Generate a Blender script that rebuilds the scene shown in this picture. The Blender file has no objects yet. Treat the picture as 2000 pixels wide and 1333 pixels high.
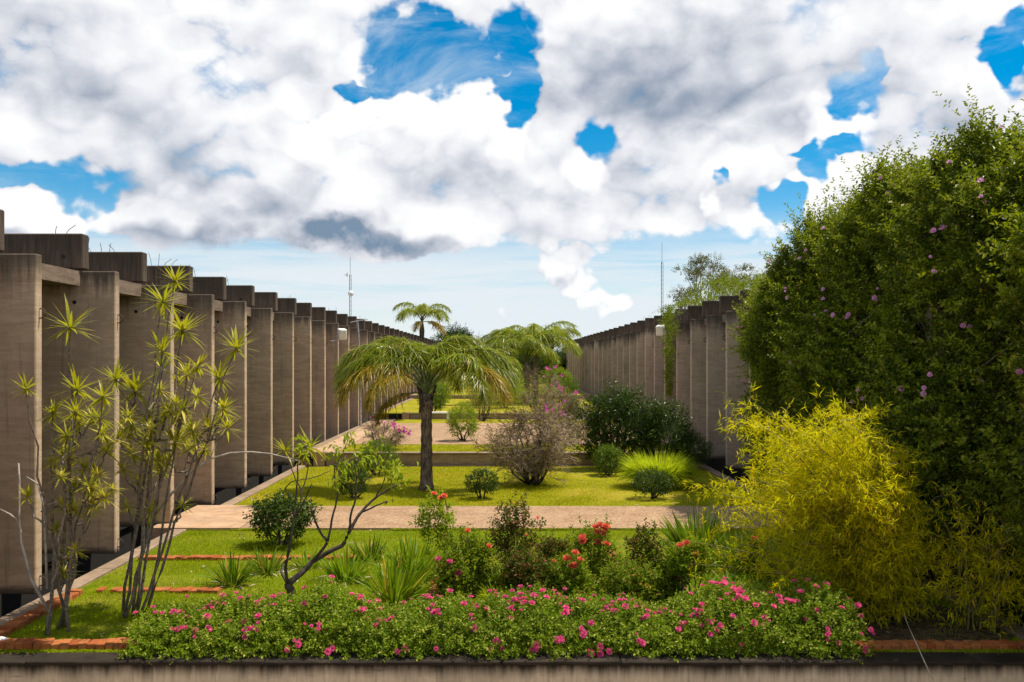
import bpy, math, random
import numpy as np
from mathutils import Vector, Matrix

# ------------------------------------------------------------------ camera, sky, sun, exposure
scene = bpy.context.scene
COL = scene.collection
EYE = 3.6                     # eye height above the lawn, metres
FOC = 1850.0                  # focal length in photo pixels (photo 2000 px wide)
VX, VY = 980.0, 705.0         # where the two facades converge in the photo

cam_data = bpy.data.cameras.new("camera")
cam_data.sensor_width = 36.0
cam_data.lens = 36.0 * FOC / 2000.0
cam_data.shift_x = (1000.0 - VX) / 2000.0
cam_data.shift_y = (VY - 666.5) / 2000.0
cam_data.clip_start = 0.1
cam_data.clip_end = 6000.0
cam = bpy.data.objects.new("camera", cam_data)
COL.objects.link(cam)
cam.location = (0, 0, EYE)
cam.rotation_euler = (math.radians(90), 0, 0)
scene.camera = cam

SUN = Vector((0.44, 0.16, 1.0)).normalized()
sun_data = bpy.data.lights.new("sun", 'SUN')
sun_data.energy = 5.0
sun_data.angle = math.radians(0.5)
sun_data.color = (1.0, 0.91, 0.75)
sun = bpy.data.objects.new("sun", sun_data)
COL.objects.link(sun)
sun.rotation_euler = SUN.to_track_quat('Z', 'Y').to_euler()
sun.location = (20, 10, 60)

scene.view_settings.view_transform = 'Standard'
scene.view_settings.look = 'None'
scene.view_settings.exposure = 0.42
scene.view_settings.gamma = 1.0
scene.view_settings.use_curve_mapping = False


class NT:
    """small helper to write node graphs"""
    def __init__(self, tree):
        self.t = tree
        self.n = tree.nodes
        self.l = tree.links

    def put(self, sock, v):
        if v is None:
            return
        if isinstance(v, bpy.types.NodeSocket):
            self.l.new(v, sock)
        else:
            try:
                sock.default_value = v
            except Exception:
                sock.default_value = tuple(v) + (1.0,) if hasattr(v, '__len__') and len(v) == 3 else v

    def node(self, kind, ins=None, out=0, **props):
        nd = self.n.new(kind)
        for k, v in props.items():
            setattr(nd, k, v)
        for k, v in (ins or {}).items():
            self.put(nd.inputs[k], v)
        return nd.outputs[out] if out is not None else nd

    def m(self, op, a, b=None, c=None, clamp=False):
        nd = self.n.new('ShaderNodeMath')
        nd.operation = op
        nd.use_clamp = clamp
        self.put(nd.inputs[0], a)
        self.put(nd.inputs[1], b)
        self.put(nd.inputs[2], c)
        return nd.outputs[0]

    def v(self, op, a, b=None, out=0):
        nd = self.n.new('ShaderNodeVectorMath')
        nd.operation = op
        self.put(nd.inputs[0], a)
        self.put(nd.inputs[1], b)
        return nd.outputs[out]

    def rng(self, x, a, b, c=0.0, d=1.0, smooth=True):
        nd = self.n.new('ShaderNodeMapRange')
        nd.interpolation_type = 'SMOOTHSTEP' if smooth else 'LINEAR'
        self.put(nd.inputs['Value'], x)
        self.put(nd.inputs['From Min'], a)
        self.put(nd.inputs['From Max'], b)
        self.put(nd.inputs['To Min'], c)
        self.put(nd.inputs['To Max'], d)
        return nd.outputs['Result']

    def mix(self, f, a, b, blend='MIX'):
        nd = self.n.new('ShaderNodeMix')
        nd.data_type = 'RGBA'
        nd.blend_type = blend
        self.put(nd.inputs[0], f)
        self.put(nd.inputs[6], a if not (isinstance(a, tuple) and len(a) == 3) else a + (1,))
        self.put(nd.inputs[7], b if not (isinstance(b, tuple) and len(b) == 3) else b + (1,))
        return nd.outputs[2]

    def noise(self, vec, scale, detail=4, rough=0.5, dist=0.0, out=0, **kw):
        return self.node('ShaderNodeTexNoise', {'Vector': vec, 'Scale': scale, 'Detail': detail,
                                                'Roughness': rough, 'Distortion': dist}, out, **kw)


def sky_angles(px, py):
    az = math.atan((px - VX) / FOC)
    return az, math.atan((VY - py) / FOC * math.cos(az))


# openings of blue between the clouds, and the grey undersides: direction + angular size (photo pixels)
GAPS = [(845, 100, 130, 82, 1.0), (770, 150, 60, 40, .9), (1012, 165, 34, 62, .95), (684, 186, 44, 20, .9), (745, 40, 30, 45, .8), (1000, 60, 30, 60, .8),
        (1172, 274, 42, 32, 1.0), (1672, 180, 44, 42, 1.0), (1715, 130, 18, 34, .8), (1985, 95, 34, 60, .85),
        (70, 360, 160, 42, .9), (200, 380, 60, 25, .7), (1598, 325, 50, 36, .95), (1665, 282, 50, 16, .9), (1530, 385, 62, 30, .9),
        (1424, 322, 12, 24, .8), (1562, 292, 40, 12, .7)]
PUFFS = [(1072, 490, 22, 22, .85), (1066, 530, 30, 20, .85), (1105, 530, 48, 32, 1.1), (1140, 562, 52, 36, 1.1),
         (1175, 590, 60, 34, 1.1), (1218, 596, 44, 28, 1.1), (988, 611, 34, 16, .75), (15, 430, 110, 55, .95),
         (700, 452, 220, 60, .8), (380, 440, 180, 60, .7), (880, 455, 100, 34, .7), (1092, 655, 26, 24, .7), (800, 440, 40, 50, .7)]
GREYS = [(1330, 165, 300, 105, .85), (1210, 195, 150, 60, .45), (60, 130, 260, 100, .55), (330, 330, 170, 150, .55), (560, 415, 240, 70, .6),
         (690, 466, 140, 34, 1.2), (480, 450, 120, 30, .6), (860, 350, 180, 70, .5), (1250, 390, 220, 40, .4), (1880, 240, 180, 80, .55), (1230, 330, 80, 40, .45),
         (1420, 250, 160, 40, .55), (430, 70, 160, 70, .3), (1080, 400, 90, 30, .4)]


def blob(nt, ae, items, op='MAXIMUM'):
    acc = None
    for (px, py, rx, ry, w) in items:
        a, e = sky_angles(px, py)
        ix, iy = FOC / rx, FOC / ry
        nd = nt.n.new('ShaderNodeVectorMath')
        nd.operation = 'MULTIPLY_ADD'
        nt.put(nd.inputs[0], ae)
        nd.inputs[1].default_value = (ix, iy, 0)
        nd.inputs[2].default_value = (-a * ix, -e * iy, 0)
        ln = nt.v('LENGTH', nd.outputs[0], out=1)
        g = nt.m('MULTIPLY_ADD', ln, -w / 1.1, w * 1.32)
        acc = nt.m('MAXIMUM', g, 0.0) if acc is None else nt.m(op, acc, g)
    return acc


def make_world():
    world = bpy.data.worlds.new("World")
    scene.world = world
    world.use_nodes = True
    world.node_tree.nodes.clear()

    # group: density of the cumulus layer in a direction
    gt = bpy.data.node_groups.new("cloud_density", 'ShaderNodeTree')
    gt.interface.new_socket("Direction", in_out='INPUT', socket_type='NodeSocketVector')
    gt.interface.new_socket("Density", in_out='OUTPUT', socket_type='NodeSocketFloat')
    gt.interface.new_socket("Billow", in_out='OUTPUT', socket_type='NodeSocketFloat')
    gt.interface.new_socket("Soft", in_out='OUTPUT', socket_type='NodeSocketFloat')
    g = NT(gt)
    gi = gt.nodes.new('NodeGroupInput')
    go = gt.nodes.new('NodeGroupOutput')
    d = g.v('NORMALIZE', gi.outputs[0])
    sep = g.node('ShaderNodeSeparateXYZ', {0: d}, None)
    az = g.m('ARCTAN2', sep.outputs[0], sep.outputs[1])
    el = g.m('ARCSINE', sep.outputs[2])
    ae0 = g.node('ShaderNodeCombineXYZ', {0: az, 1: el, 2: 0.0})
    wn = g.noise(d, 16.0, 3, 0.55, out=1)
    wv = g.v('MULTIPLY', g.v('SUBTRACT', wn, (.5, .5, .5)), (.10, .075, 0))
    ae = g.v('ADD', ae0, wv)
    gaps = blob(g, ae, GAPS)
    puffs = blob(g, ae, PUFFS)
    # cumulus fades out towards the horizon; unseen sky gets added gaps to cut ambient light
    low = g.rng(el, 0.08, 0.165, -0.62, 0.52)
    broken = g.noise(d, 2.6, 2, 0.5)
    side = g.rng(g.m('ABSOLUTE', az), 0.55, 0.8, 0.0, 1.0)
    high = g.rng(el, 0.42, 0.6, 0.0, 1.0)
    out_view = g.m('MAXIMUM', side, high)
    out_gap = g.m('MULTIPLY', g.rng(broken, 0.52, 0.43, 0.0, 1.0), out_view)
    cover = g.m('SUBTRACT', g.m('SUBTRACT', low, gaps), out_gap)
    cover = g.m('ADD', cover, puffs)
    st = g.v('MULTIPLY', d, (1.0, 1.0, 1.35))
    n1 = g.noise(st, 9.0, 8, 0.50)
    b1 = g.m('ABSOLUTE', g.m('SUBTRACT', g.noise(st, 17.0, 1, 0.5), 0.5))
    b2 = g.m('ABSOLUTE', g.m('SUBTRACT', g.noise(st, 40.0, 3, 0.55), 0.5))
    bil = g.m('ADD', b1, g.m('MULTIPLY', b2, 0.55))
    den = g.m('ADD', cover, g.m('MULTIPLY', g.m('SUBTRACT', n1, 0.5), 1.15))
    den = g.m('ADD', den, g.m('MULTIPLY', g.m('SUBTRACT', bil, 0.17), 1.2))
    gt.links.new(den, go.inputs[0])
    gt.links.new(bil, go.inputs[1])
    soft = g.m('ADD', cover, g.m('MULTIPLY', g.m('SUBTRACT', g.noise(st, 9.0, 2, 0.5), 0.5), 1.2))
    soft = g.m('ADD', soft, g.m('MULTIPLY', g.m('SUBTRACT', b1, 0.12), 1.2))
    gt.links.new(soft, go.inputs[2])

    w = NT(world.node_tree)
    direc = w.v('NORMALIZE', w.node('ShaderNodeTexCoord', out=0))
    sepw = w.node('ShaderNodeSeparateXYZ', {0: direc}, None)
    azw = w.m('ARCTAN2', sepw.outputs[0], sepw.outputs[1])
    elw = w.m('ARCSINE', sepw.outputs[2])
    aew = w.node('ShaderNodeCombineXYZ', {0: azw, 1: elw, 2: 0.0})

    def dens(off):
        nd = w.n.new('ShaderNodeGroup')
        nd.node_tree = gt
        w.put(nd.inputs[0], w.v('ADD', direc, off) if off else direc)
        return nd.outputs
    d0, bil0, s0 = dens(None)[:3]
    s1 = dens((0.012, 0.0, 0.030))[2]
    edge = w.rng(w.noise(direc, 6.0, 3, 0.6), 0.42, 0.64, 0.18, 0.48)
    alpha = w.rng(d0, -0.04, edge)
    # light: thin edges and sun-facing tops are white, thick parts and undersides go grey
    slope = w.rng(w.m('SUBTRACT', s0, s1), -0.45, 0.45, -0.36, 0.30, False)
    thick = w.rng(s0, 0.15, 0.95, 0.0, 0.26)
    greys = blob(w, w.v('ADD', aew, w.v('MULTIPLY', w.v('SUBTRACT', w.noise(direc, 11, 5, .6, out=1), (.5, .5, .5)), (.13, .10, 0))), GREYS)
    lit = w.m('SUBTRACT', w.m('ADD', 1.02, slope), thick)
    lit = w.m('SUBTRACT', lit, w.m('MULTIPLY', greys, 0.64))
    lit = w.m('ADD', lit, w.m('MULTIPLY', w.m('SUBTRACT', w.noise(direc, 8, 3, .5), .5), .40))
    lit = w.m('ADD', lit, w.m('MULTIPLY', w.m('SUBTRACT', bil0, 0.16), 0.70))
    ramp = w.node('ShaderNodeValToRGB', {0: lit}, None)
    cr = ramp.color_ramp
    cr.elements[0].position = 0.0
    cr.elements[0].color = (0.20, 0.29, 0.40, 1)
    cr.elements[1].position = 0.95
    cr.elements[1].color = (1.0, 1.0, 1.0, 1)
    for p, c in ((0.25, (0.38, 0.43, 0.52, 1)), (0.5, (0.62, 0.65, 0.72, 1)), (0.74, (0.86, 0.87, 0.91, 1))):
        e = cr.elements.new(p)
        e.color = c
    # thin streaky veil low down
    stv = w.v('MULTIPLY', direc, (1.6, 1.6, 17.0))
    veil = w.noise(stv, 2.6, 7, 0.6, 0.4)
    veil_h = w.m('MULTIPLY', w.rng(elw, 0.16, 0.085), w.rng(elw, -0.02, 0.04, .8, 1.0))
    veil_a = w.m('MULTIPLY', w.rng(veil, 0.34, 0.58, 0.25, 0.97), veil_h)
    wisp = w.m('MULTIPLY', w.rng(w.noise(w.v('MULTIPLY', direc, (1.5, 1.5, 4)), 4.0, 6, 0.6, 0.5), 0.46, 0.80, 0.0, 0.8), 1.0)
    veil_a = w.m('MAXIMUM', veil_a, wisp)

    sky = w.node('ShaderNodeTexSky', sky_type='NISHITA', sun_disc=False, sun_elevation=math.asin(SUN.z),
                 sun_rotation=math.atan2(SUN.x, SUN.y), altitude=1000.0, air_density=1.0, dust_density=0.1, ozone_density=1.6)
    hsv = w.node('ShaderNodeHueSaturation', {'Color': sky, 'Hue': 0.488, 'Saturation': w.rng(elw, 0.0, 0.2, 0.8, 1.6), 'Value': 1.15})
    b_sky = w.node('ShaderNodeBackground', {'Color': hsv, 'Strength': 0.083})
    b_veil = w.node('ShaderNodeBackground', {'Color': (0.80, 0.87, 0.92, 1), 'Strength': 0.74})
    b_cloud = w.node('ShaderNodeBackground', {'Color': ramp.outputs[0], 'Strength': 0.76})
    m1 = w.node('ShaderNodeMixShader', {0: veil_a, 1: b_sky, 2: b_veil})
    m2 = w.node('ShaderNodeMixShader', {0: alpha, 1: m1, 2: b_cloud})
    w.node('ShaderNodeOutputWorld', {'Surface': m2}, None)
    world.cycles.sampling_method = 'NONE'


make_world()

# ------------------------------------------------------------------ helpers
def wpt(px, py, D):
    """world point that stands at photo position (px, py) at distance D"""
    return Vector(((px - VX) / FOC * D, D, EYE - (py - VY) / FOC * D))


def gpt(px, py, z=0.0):
    D = FOC * (EYE - z) / (py - VY)
    return Vector(((px - VX) / FOC * D, D, z))


def unit(a):
    a = np.asarray(a, float)
    return a / np.maximum(np.linalg.norm(a, axis=-1, keepdims=True), 1e-9)


def smooth_noise(P, s, seed=0):
    """cheap smooth 3-D noise in about -1..1"""
    r = np.random.default_rng(seed)
    out = np.zeros(len(P))
    for k in range(6):
        f = r.normal(size=3) * s * (0.6 + 0.35 * k)
        out += np.sin(P @ f + r.uniform(0, 6.28)) / (1 + 0.4 * k)
    return out / 2.6


class Geo:
    def __init__(self):
        self.V, self.F, self.n = [], [], 0

    def add(self, V, F):
        V = np.asarray(V, float).reshape(-1, 3)
        if len(V) == 0:
            return
        self.V.append(V)
        for f in (F if isinstance(F, list) else [F]):
            self.F.append(np.asarray(f, np.int64) + self.n)
        self.n += len(V)

    def box(self, x0, x1, y0, y1, z0, z1):
        V = [(x, y, z) for z in (z0, z1) for y in (y0, y1) for x in (x0, x1)]
        self.add(V, np.array([[0, 2, 3, 1], [4, 5, 7, 6], [0, 1, 5, 4], [2, 6, 7, 3], [0, 4, 6, 2], [1, 3, 7, 5]]))

    def tube(self, pts, rad, sides=6, cap=True):
        P = np.asarray(pts, float)
        n = len(P)
        R = np.broadcast_to(np.asarray(rad, float), (n,))
        T = np.gradient(P, axis=0)
        T = unit(T)
        ref = np.where(np.abs(T[:, 2:3]) > 0.9, np.array([[1., 0, 0]]), np.array([[0, 0, 1.]]))
        A = unit(np.cross(T, ref))
        B = np.cross(T, A)
        th = np.arange(sides) * 2 * math.pi / sides
        ring = P[:, None, :] + R[:, None, None] * (np.cos(th)[None, :, None] * A[:, None, :] + np.sin(th)[None, :, None] * B[:, None, :])
        V = ring.reshape(-1, 3)
        i = np.arange(n - 1)[:, None] * sides
        j = np.arange(sides)[None, :]
        j2 = (j + 1) % sides
        F = np.stack([i + j, i + sides + j, i + sides + j2, i + j2], -1).reshape(-1, 4)
        fs = [F]
        if cap:
            V = np.vstack([V, P[:1], P[-1:]])
            b, t = n * sides, n * sides + 1
            k = np.arange(sides)
            k2 = (k + 1) % sides
            fs.append(np.stack([np.full(sides, b), k, k2], -1))
            fs.append(np.stack([np.full(sides, t), (n - 1) * sides + k2, (n - 1) * sides + k], -1))
        self.add(V, fs)

    def mesh(self, name, mat=None, smooth=False):
        me = bpy.data.meshes.new(name)
        V = np.concatenate(self.V) if self.V else np.zeros((0, 3))
        loops = np.concatenate([f.reshape(-1) for f in self.F])
        sizes = np.concatenate([np.full(len(f), f.shape[1]) for f in self.F])
        starts = np.concatenate([[0], np.cumsum(sizes)[:-1]])
        me.vertices.add(len(V))
        me.vertices.foreach_set('co', V.astype(np.float32).ravel())
        me.loops.add(len(loops))
        me.loops.foreach_set('vertex_index', loops.astype(np.int32))
        me.polygons.add(len(sizes))
        me.polygons.foreach_set('loop_start', starts.astype(np.int32))
        me.polygons.foreach_set('use_smooth', np.full(len(sizes), bool(smooth)))
        me.update(calc_edges=True)
        if mat:
            me.materials.append(mat)
        return me


def link(name, data, parent=None, loc=None, rot=None, scale=None):
    o = bpy.data.objects.new(name, data)
    COL.objects.link(o)
    if parent is not None:
        o.parent = parent
    if loc is not None:
        o.location = loc
    if rot is not None:
        o.rotation_euler = rot
    if scale is not None:
        o.scale = (scale,) * 3 if isinstance(scale, (int, float)) else scale
    return o


def part(name, geo, mat, parent=None, smooth=False, **kw):
    return link(name, geo.mesh(name, mat, smooth), parent, **kw)


def thing(name, label, cat, loc=(0, 0, 0), group=None, rz=0.0):
    o = link(name, None, loc=loc)
    o.rotation_euler = (0, 0, rz)
    o.empty_display_size = 0.2
    tag(o, label, cat, group)
    return o


def tag(o, label, cat, group=None):
    o["label"] = label
    o["category"] = cat
    if group:
        o["group"] = group
    return o


def structure(name, geo, mat, smooth=False, label=None):
    o = part(name, geo, mat, smooth=smooth)
    o["kind"] = "structure"
    if label:
        o["label"] = label
    return o


def bevelled(o, w, seg=2):
    b = o.modifiers.new("bevel", 'BEVEL')
    b.width = w
    b.segments = seg
    b.limit_method = 'ANGLE'
    return o


def box_bevel_mesh(name, dims, bev, mat):
    """chamfered box mesh centred on the origin, shared by many pieces"""
    x, y, z = [d / 2 for d in dims]
    b = bev
    g = Geo()
    V, idx = [], {}
    for sx in (-1, 1):
        for sy in (-1, 1):
            for sz in (-1, 1):
                for ax in range(3):
                    p = [sx * x, sy * y, sz * z]
                    for k in range(3):
                        if k != ax:
                            p[k] -= (sx, sy, sz)[k] * b
                    idx[(sx, sy, sz, ax)] = len(V)
                    V.append(p)
    quads, tris = [], []
    sg = (-1, 1)
    order = [(-1, -1), (1, -1), (1, 1), (-1, 1)]
    for ax in range(3):
        o1, o2 = [k for k in range(3) if k != ax]
        for s in sg:
            q = []
            for a, c in order:
                k = [0, 0, 0]
                k[ax] = s
                k[o1] = a
                k[o2] = c
                q.append(idx[tuple(k) + (ax,)])
            quads.append(q)
        for a in sg:
            for c in sg:
                k1, k2 = [0, 0, 0], [0, 0, 0]
                k1[ax], k2[ax] = -1, 1
                for k in (k1, k2):
                    k[o1], k[o2] = a, c
                quads.append([idx[tuple(k1) + (o1,)], idx[tuple(k2) + (o1,)], idx[tuple(k2) + (o2,)], idx[tuple(k1) + (o2,)]])
    for sx in sg:
        for sy in sg:
            for sz in sg:
                tris.append([idx[(sx, sy, sz, k)] for k in range(3)])
    g.add(V, [np.array(quads), np.array(tris)])
    me = g.mesh(name, mat)
    import bmesh
    bm = bmesh.new()
    bm.from_mesh(me)
    bmesh.ops.recalc_face_normals(bm, faces=bm.faces)
    bm.to_mesh(me)
    bm.free()
    return me


# ------------------------------------------------------------------ materials
def new_mat(name):
    m = bpy.data.materials.new(name)
    m.use_nodes = True
    m.node_tree.nodes.clear()
    return m, NT(m.node_tree)


def finish(nt, color, rough, bump=None, bstr=0.3, bdist=0.02, spec=0.3, metallic=0.0):
    ins = {'Base Color': color, 'Roughness': rough, 'Metallic': metallic, 'Specular IOR Level': spec}
    if bump is not None:
        ins['Normal'] = nt.node('ShaderNodeBump', {'Height': bump, 'Strength': bstr, 'Distance': bdist})
    b = nt.node('ShaderNodeBsdfPrincipled', ins)
    nt.node('ShaderNodeOutputMaterial', {'Surface': b}, None)


def plain(name, col, rough=0.6, metallic=0.0, var=0.25, scale=8.0, spec=0.3):
    m, nt = new_mat(name)
    pos = nt.node('ShaderNodeNewGeometry', out=0)
    n = nt.noise(pos, scale, 5, 0.6)
    c = nt.mix(nt.rng(n, 0.3, 0.7), tuple(x * (1 - var) for x in col), tuple(min(1, x * (1 + var)) for x in col))
    finish(nt, c, rough, n, 0.2, 0.01, spec, metallic)
    return m


def concrete(name, c_lo, c_hi, stain=(0.03, 0.026, 0.022), top_z=None, top_len=0.9, horizontal=True, boards=True, stain_amt=0.75, base_z=None):
    """board-marked weathered concrete; rain stain runs down from the top edge"""
    m, nt = new_mat(name)
    pos = nt.node('ShaderNodeNewGeometry', out=0)
    rnd = nt.node('ShaderNodeObjectInfo', out=5)
    off = nt.node('ShaderNodeCombineXYZ', {0: nt.m('MULTIPLY', rnd, 37.0), 1: nt.m('MULTIPLY', rnd, 91.0), 2: nt.m('MULTIPLY', rnd, 3.0)})
    p = nt.v('ADD', pos, off)
    st = (1.1, 1.1, 6.0) if horizontal else (9.0, 9.0, 0.8)
    grain = nt.noise(nt.v('MULTIPLY', p, st), 2.0, 7, 0.66, 0.5)
    fine = nt.noise(p, 26.0, 5, 0.7)
    blot = nt.noise(p, 0.9, 6, 0.66, 0.4)
    streak = nt.noise(nt.v('MULTIPLY', p, (6.0, 6.0, 0.28)), 2.2, 6, 0.65)
    c = nt.mix(nt.rng(grain, 0.30, 0.70), c_lo, c_hi)
    c = nt.mix(nt.m('MULTIPLY', nt.rng(blot, 0.46, 0.70), 0.7), c, tuple(x * 0.55 for x in c_hi))
    c = nt.mix(nt.m('MULTIPLY', nt.rng(blot, 0.42, 0.26), 0.35), c, tuple(min(1, x * 1.2) for x in c_hi))
    c = nt.mix(nt.m('MULTIPLY', nt.rng(streak, 0.54, 0.72), 0.40), c, stain)
    c = nt.mix(nt.m('MULTIPLY', nt.rng(fine, 0.58, 0.74), 0.40), c, stain)
    # short dark casting scars, more of them high up
    sc = nt.noise(nt.v('MULTIPLY', p, (0.7, 0.7, 9.0)), 2.2, 6, 0.72, 0.5)
    c = nt.mix(nt.m('MULTIPLY', nt.rng(sc, 0.62, 0.72), 0.55), c, stain)
    # per-piece tone
    c = nt.mix(nt.m('MULTIPLY', rnd, 0.28), c, tuple(x * 0.55 for x in c_hi))
    if top_z is not None:
        z = nt.node('ShaderNodeSeparateXYZ', {0: pos}, None).outputs[2]
        drip = nt.noise(nt.v('MULTIPLY', p, (3.2, 3.2, 0.25)), 2.0, 6, 0.7)
        top_v = nt.m('MULTIPLY_ADD', nt.m('FRACT', nt.m('MULTIPLY', rnd, 13.7)), top_len * 1.1, top_len * .5)
        h = nt.m('ADD', nt.m('SUBTRACT', top_z, z), nt.m('MULTIPLY', nt.m('SUBTRACT', drip, 0.5), -top_len * 1.6))
        c = nt.mix(nt.m('MULTIPLY', nt.rng(h, top_v, 0.0), stain_amt), c, stain)
    if base_z is not None:
        z = nt.node('ShaderNodeSeparateXYZ', {0: pos}, None).outputs[2]
        h = nt.m('ADD', nt.m('SUBTRACT', z, base_z), nt.m('MULTIPLY', nt.m('SUBTRACT', blot, 0.5), 0.3))
        c = nt.mix(nt.m('MULTIPLY', nt.rng(h, 0.16, 0.02), 0.85), c, stain)
    bump = nt.m('ADD', nt.m('MULTIPLY', grain, 0.6), nt.m('ADD', nt.m('MULTIPLY', fine, 0.35), nt.m('MULTIPLY', sc, 0.5)))
    finish(nt, c, 0.9, bump, 0.55, 0.015, 0.2)
    return m


def leaf_mat(name, c1, c2, trans=0.35, rough=0.45, spec=0.25, c3=None, tint=None, amt3=0.12, var_scale=0.9):
    """leaf colour varies leaf by leaf; thin leaves let some light through"""
    if 'petal' not in name and 'bract' not in name:
        c1, c2 = [(c[0] * 1.12, c[1] * 1.22, c[2] * 0.6) for c in (c1, c2)]
    spec, rough = spec * 0.3, rough + 0.05
    m, nt = new_mat(name)
    geo = nt.node('ShaderNodeNewGeometry', out=None)
    rnd = geo.outputs['Random Per Island']
    c = nt.mix(rnd, c1, c2)
    big = nt.noise(geo.outputs['Position'], var_scale, 3, 0.5)
    c = nt.mix(nt.m('MULTIPLY', nt.rng(big, 0.35, 0.7), 0.45), c, tuple(x * 0.65 for x in c1))
    if c3 is not None:
        pick = nt.m('GREATER_THAN', nt.m('FRACT', nt.m('MULTIPLY', rnd, 57.31)), 1.0 - amt3)
        c = nt.mix(pick, c, c3)
    b = nt.node('ShaderNodeBsdfPrincipled', {'Base Color': c, 'Roughness': rough, 'Specular IOR Level': spec})
    tcol = nt.mix(0.5, c, tint or tuple(min(1.0, x * 1.6) for x in c2))
    t = nt.node('ShaderNodeBsdfTranslucent', {'Color': tcol})
    s = nt.node('ShaderNodeMixShader', {0: trans, 1: b, 2: t})
    nt.node('ShaderNodeOutputMaterial', {'Surface': s}, None)
    return m


def lawn_mat(name, c1, c2, dry):
    m, nt = new_mat(name)
    pos = nt.node('ShaderNodeNewGeometry', out=0)
    big = nt.noise(pos, 0.45, 5, 0.6)
    mid = nt.noise(pos, 2.2, 5, 0.6)
    fine = nt.noise(nt.v('MULTIPLY', pos, (1.0, 0.55, 1.0)), 38.0, 4, 0.7)
    c = nt.mix(nt.rng(mid, 0.3, 0.7), c1, c2)
    c = nt.mix(nt.m('MULTIPLY', nt.rng(big, 0.46, 0.68), 0.85), c, dry)
    c = nt.mix(nt.m('MULTIPLY', nt.rng(fine, 0.42, 0.66), 0.5), c, tuple(x * 0.4 for x in c1))
    finish(nt, c, 0.95, fine, 0.9, 0.03, 0.1)
    return m


def gravel_mat(name, c1, c2, speck):
    m, nt = new_mat(name)
    pos = nt.node('ShaderNodeNewGeometry', out=0)
    n = nt.noise(pos, 1.3, 5, 0.6)
    v = nt.node('ShaderNodeTexVoronoi', {'Vector': pos, 'Scale': 34.0}, None, feature='F1')
    c = nt.mix(nt.rng(n, 0.3, 0.7), c1, c2)
    vr = nt.node('ShaderNodeSeparateColor', {0: v.outputs['Color']}, None).outputs[0]
    c = nt.mix(nt.m('MULTIPLY', nt.rng(vr, 0.62, 0.72), 0.55), c, speck)
    c = nt.mix(nt.m('MULTIPLY', nt.rng(vr, 0.3, 0.15), 0.4), c, tuple(min(1, x * 1.5) for x in c2))
    dirt = nt.noise(nt.v('MULTIPLY', pos, (0.5, 1.6, 1)), 0.9, 6, 0.65)
    c = nt.mix(nt.m('MULTIPLY', nt.rng(dirt, 0.5, 0.75), 0.5), c, tuple(x * 0.55 for x in c1))
    finish(nt, c, 0.9, v.outputs['Distance'], 0.5, 0.012, 0.2)
    return m


def brick_mat():
    m, nt = new_mat("fired_brick")
    pos = nt.node('ShaderNodeNewGeometry', out=0)
    rnd = nt.node('ShaderNodeObjectInfo', out=5)
    n = nt.noise(pos, 9.0, 6, 0.65)
    c = nt.mix(rnd, (0.27, 0.068, 0.018), (0.40, 0.14, 0.045))
    c = nt.mix(nt.m('MULTIPLY', nt.rng(n, 0.48, 0.7), 0.7), c, (0.10, 0.055, 0.025))
    finish(nt, c, 0.9, n, 0.6, 0.01, 0.2)
    return m


M = {}
M['fin'] = concrete("fin_concrete", (0.42, 0.30, 0.20), (0.58, 0.43, 0.30), top_z=5.27, top_len=0.7, stain_amt=0.85, base_z=0.0)
M['fin_r'] = concrete("fin_concrete_dark_top", (0.45, 0.33, 0.235), (0.62, 0.475, 0.35), top_z=5.27, top_len=0.75, stain_amt=0.9, base_z=0.0)
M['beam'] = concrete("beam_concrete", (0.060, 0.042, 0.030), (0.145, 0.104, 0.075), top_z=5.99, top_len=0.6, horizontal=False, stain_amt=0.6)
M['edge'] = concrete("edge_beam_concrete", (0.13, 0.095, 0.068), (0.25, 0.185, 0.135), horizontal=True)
M['slab'] = concrete("slab_concrete", (0.12, 0.10, 0.08), (0.22, 0.18, 0.15))
M['kerb'] = concrete("kerb_concrete", (0.20, 0.140, 0.095), (0.34, 0.245, 0.170))
M['retain'] = concrete("retaining_concrete", (0.26, 0.18, 0.12), (0.40, 0.29, 0.205), horizontal=True)
M['coping'] = concrete("coping_concrete", (0.010, 0.008, 0.006), (0.045, 0.034, 0.024))
M['parapet'] = concrete("garden_wall_concrete", (0.46, 0.375, 0.255), (0.60, 0.50, 0.36), stain=(0.02, 0.017, 0.012), top_z=-0.02, top_len=0.15, stain_amt=1.0, horizontal=False)
M['pale'] = concrete("pale_slab_concrete", (0.36, 0.225, 0.135), (0.50, 0.335, 0.215))
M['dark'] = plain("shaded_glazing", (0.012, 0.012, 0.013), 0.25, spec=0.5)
M['pit'] = plain("light_well_shade", (0.016, 0.014, 0.012), 0.95)  # near-black: the light well's deep shade is put into this colour
M['soil'] = plain("dark_soil", (0.055, 0.036, 0.018), 0.95, var=0.6)
M['steel'] = plain("rusted_steel", (0.055, 0.035, 0.025), 0.8)
M['grey_steel'] = plain("galvanised_steel", (0.42, 0.43, 0.45), 0.5, 0.6)
M['mast'] = plain("mast_steel", (0.10, 0.11, 0.13), 0.6)
M['white'] = plain("white_paint", (0.78, 0.77, 0.74), 0.5, var=0.06)
M['lamp_glass'] = plain("lamp_lens", (0.72, 0.66, 0.55), 0.12, var=0.05, spec=0.8)
M['lawn'] = lawn_mat("lawn_grass", (0.12, 0.175, 0.006), (0.20, 0.24, 0.008), (0.30, 0.25, 0.04))
M['lawn_far'] = lawn_mat("lawn_grass_far", (0.22, 0.225, 0.007), (0.31, 0.285, 0.010), (0.42, 0.30, 0.04))
M['path'] = gravel_mat("exposed_aggregate", (0.28, 0.172, 0.098), (0.37, 0.245, 0.150), (0.14, 0.085, 0.05))
M['brick'] = brick_mat()
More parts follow.
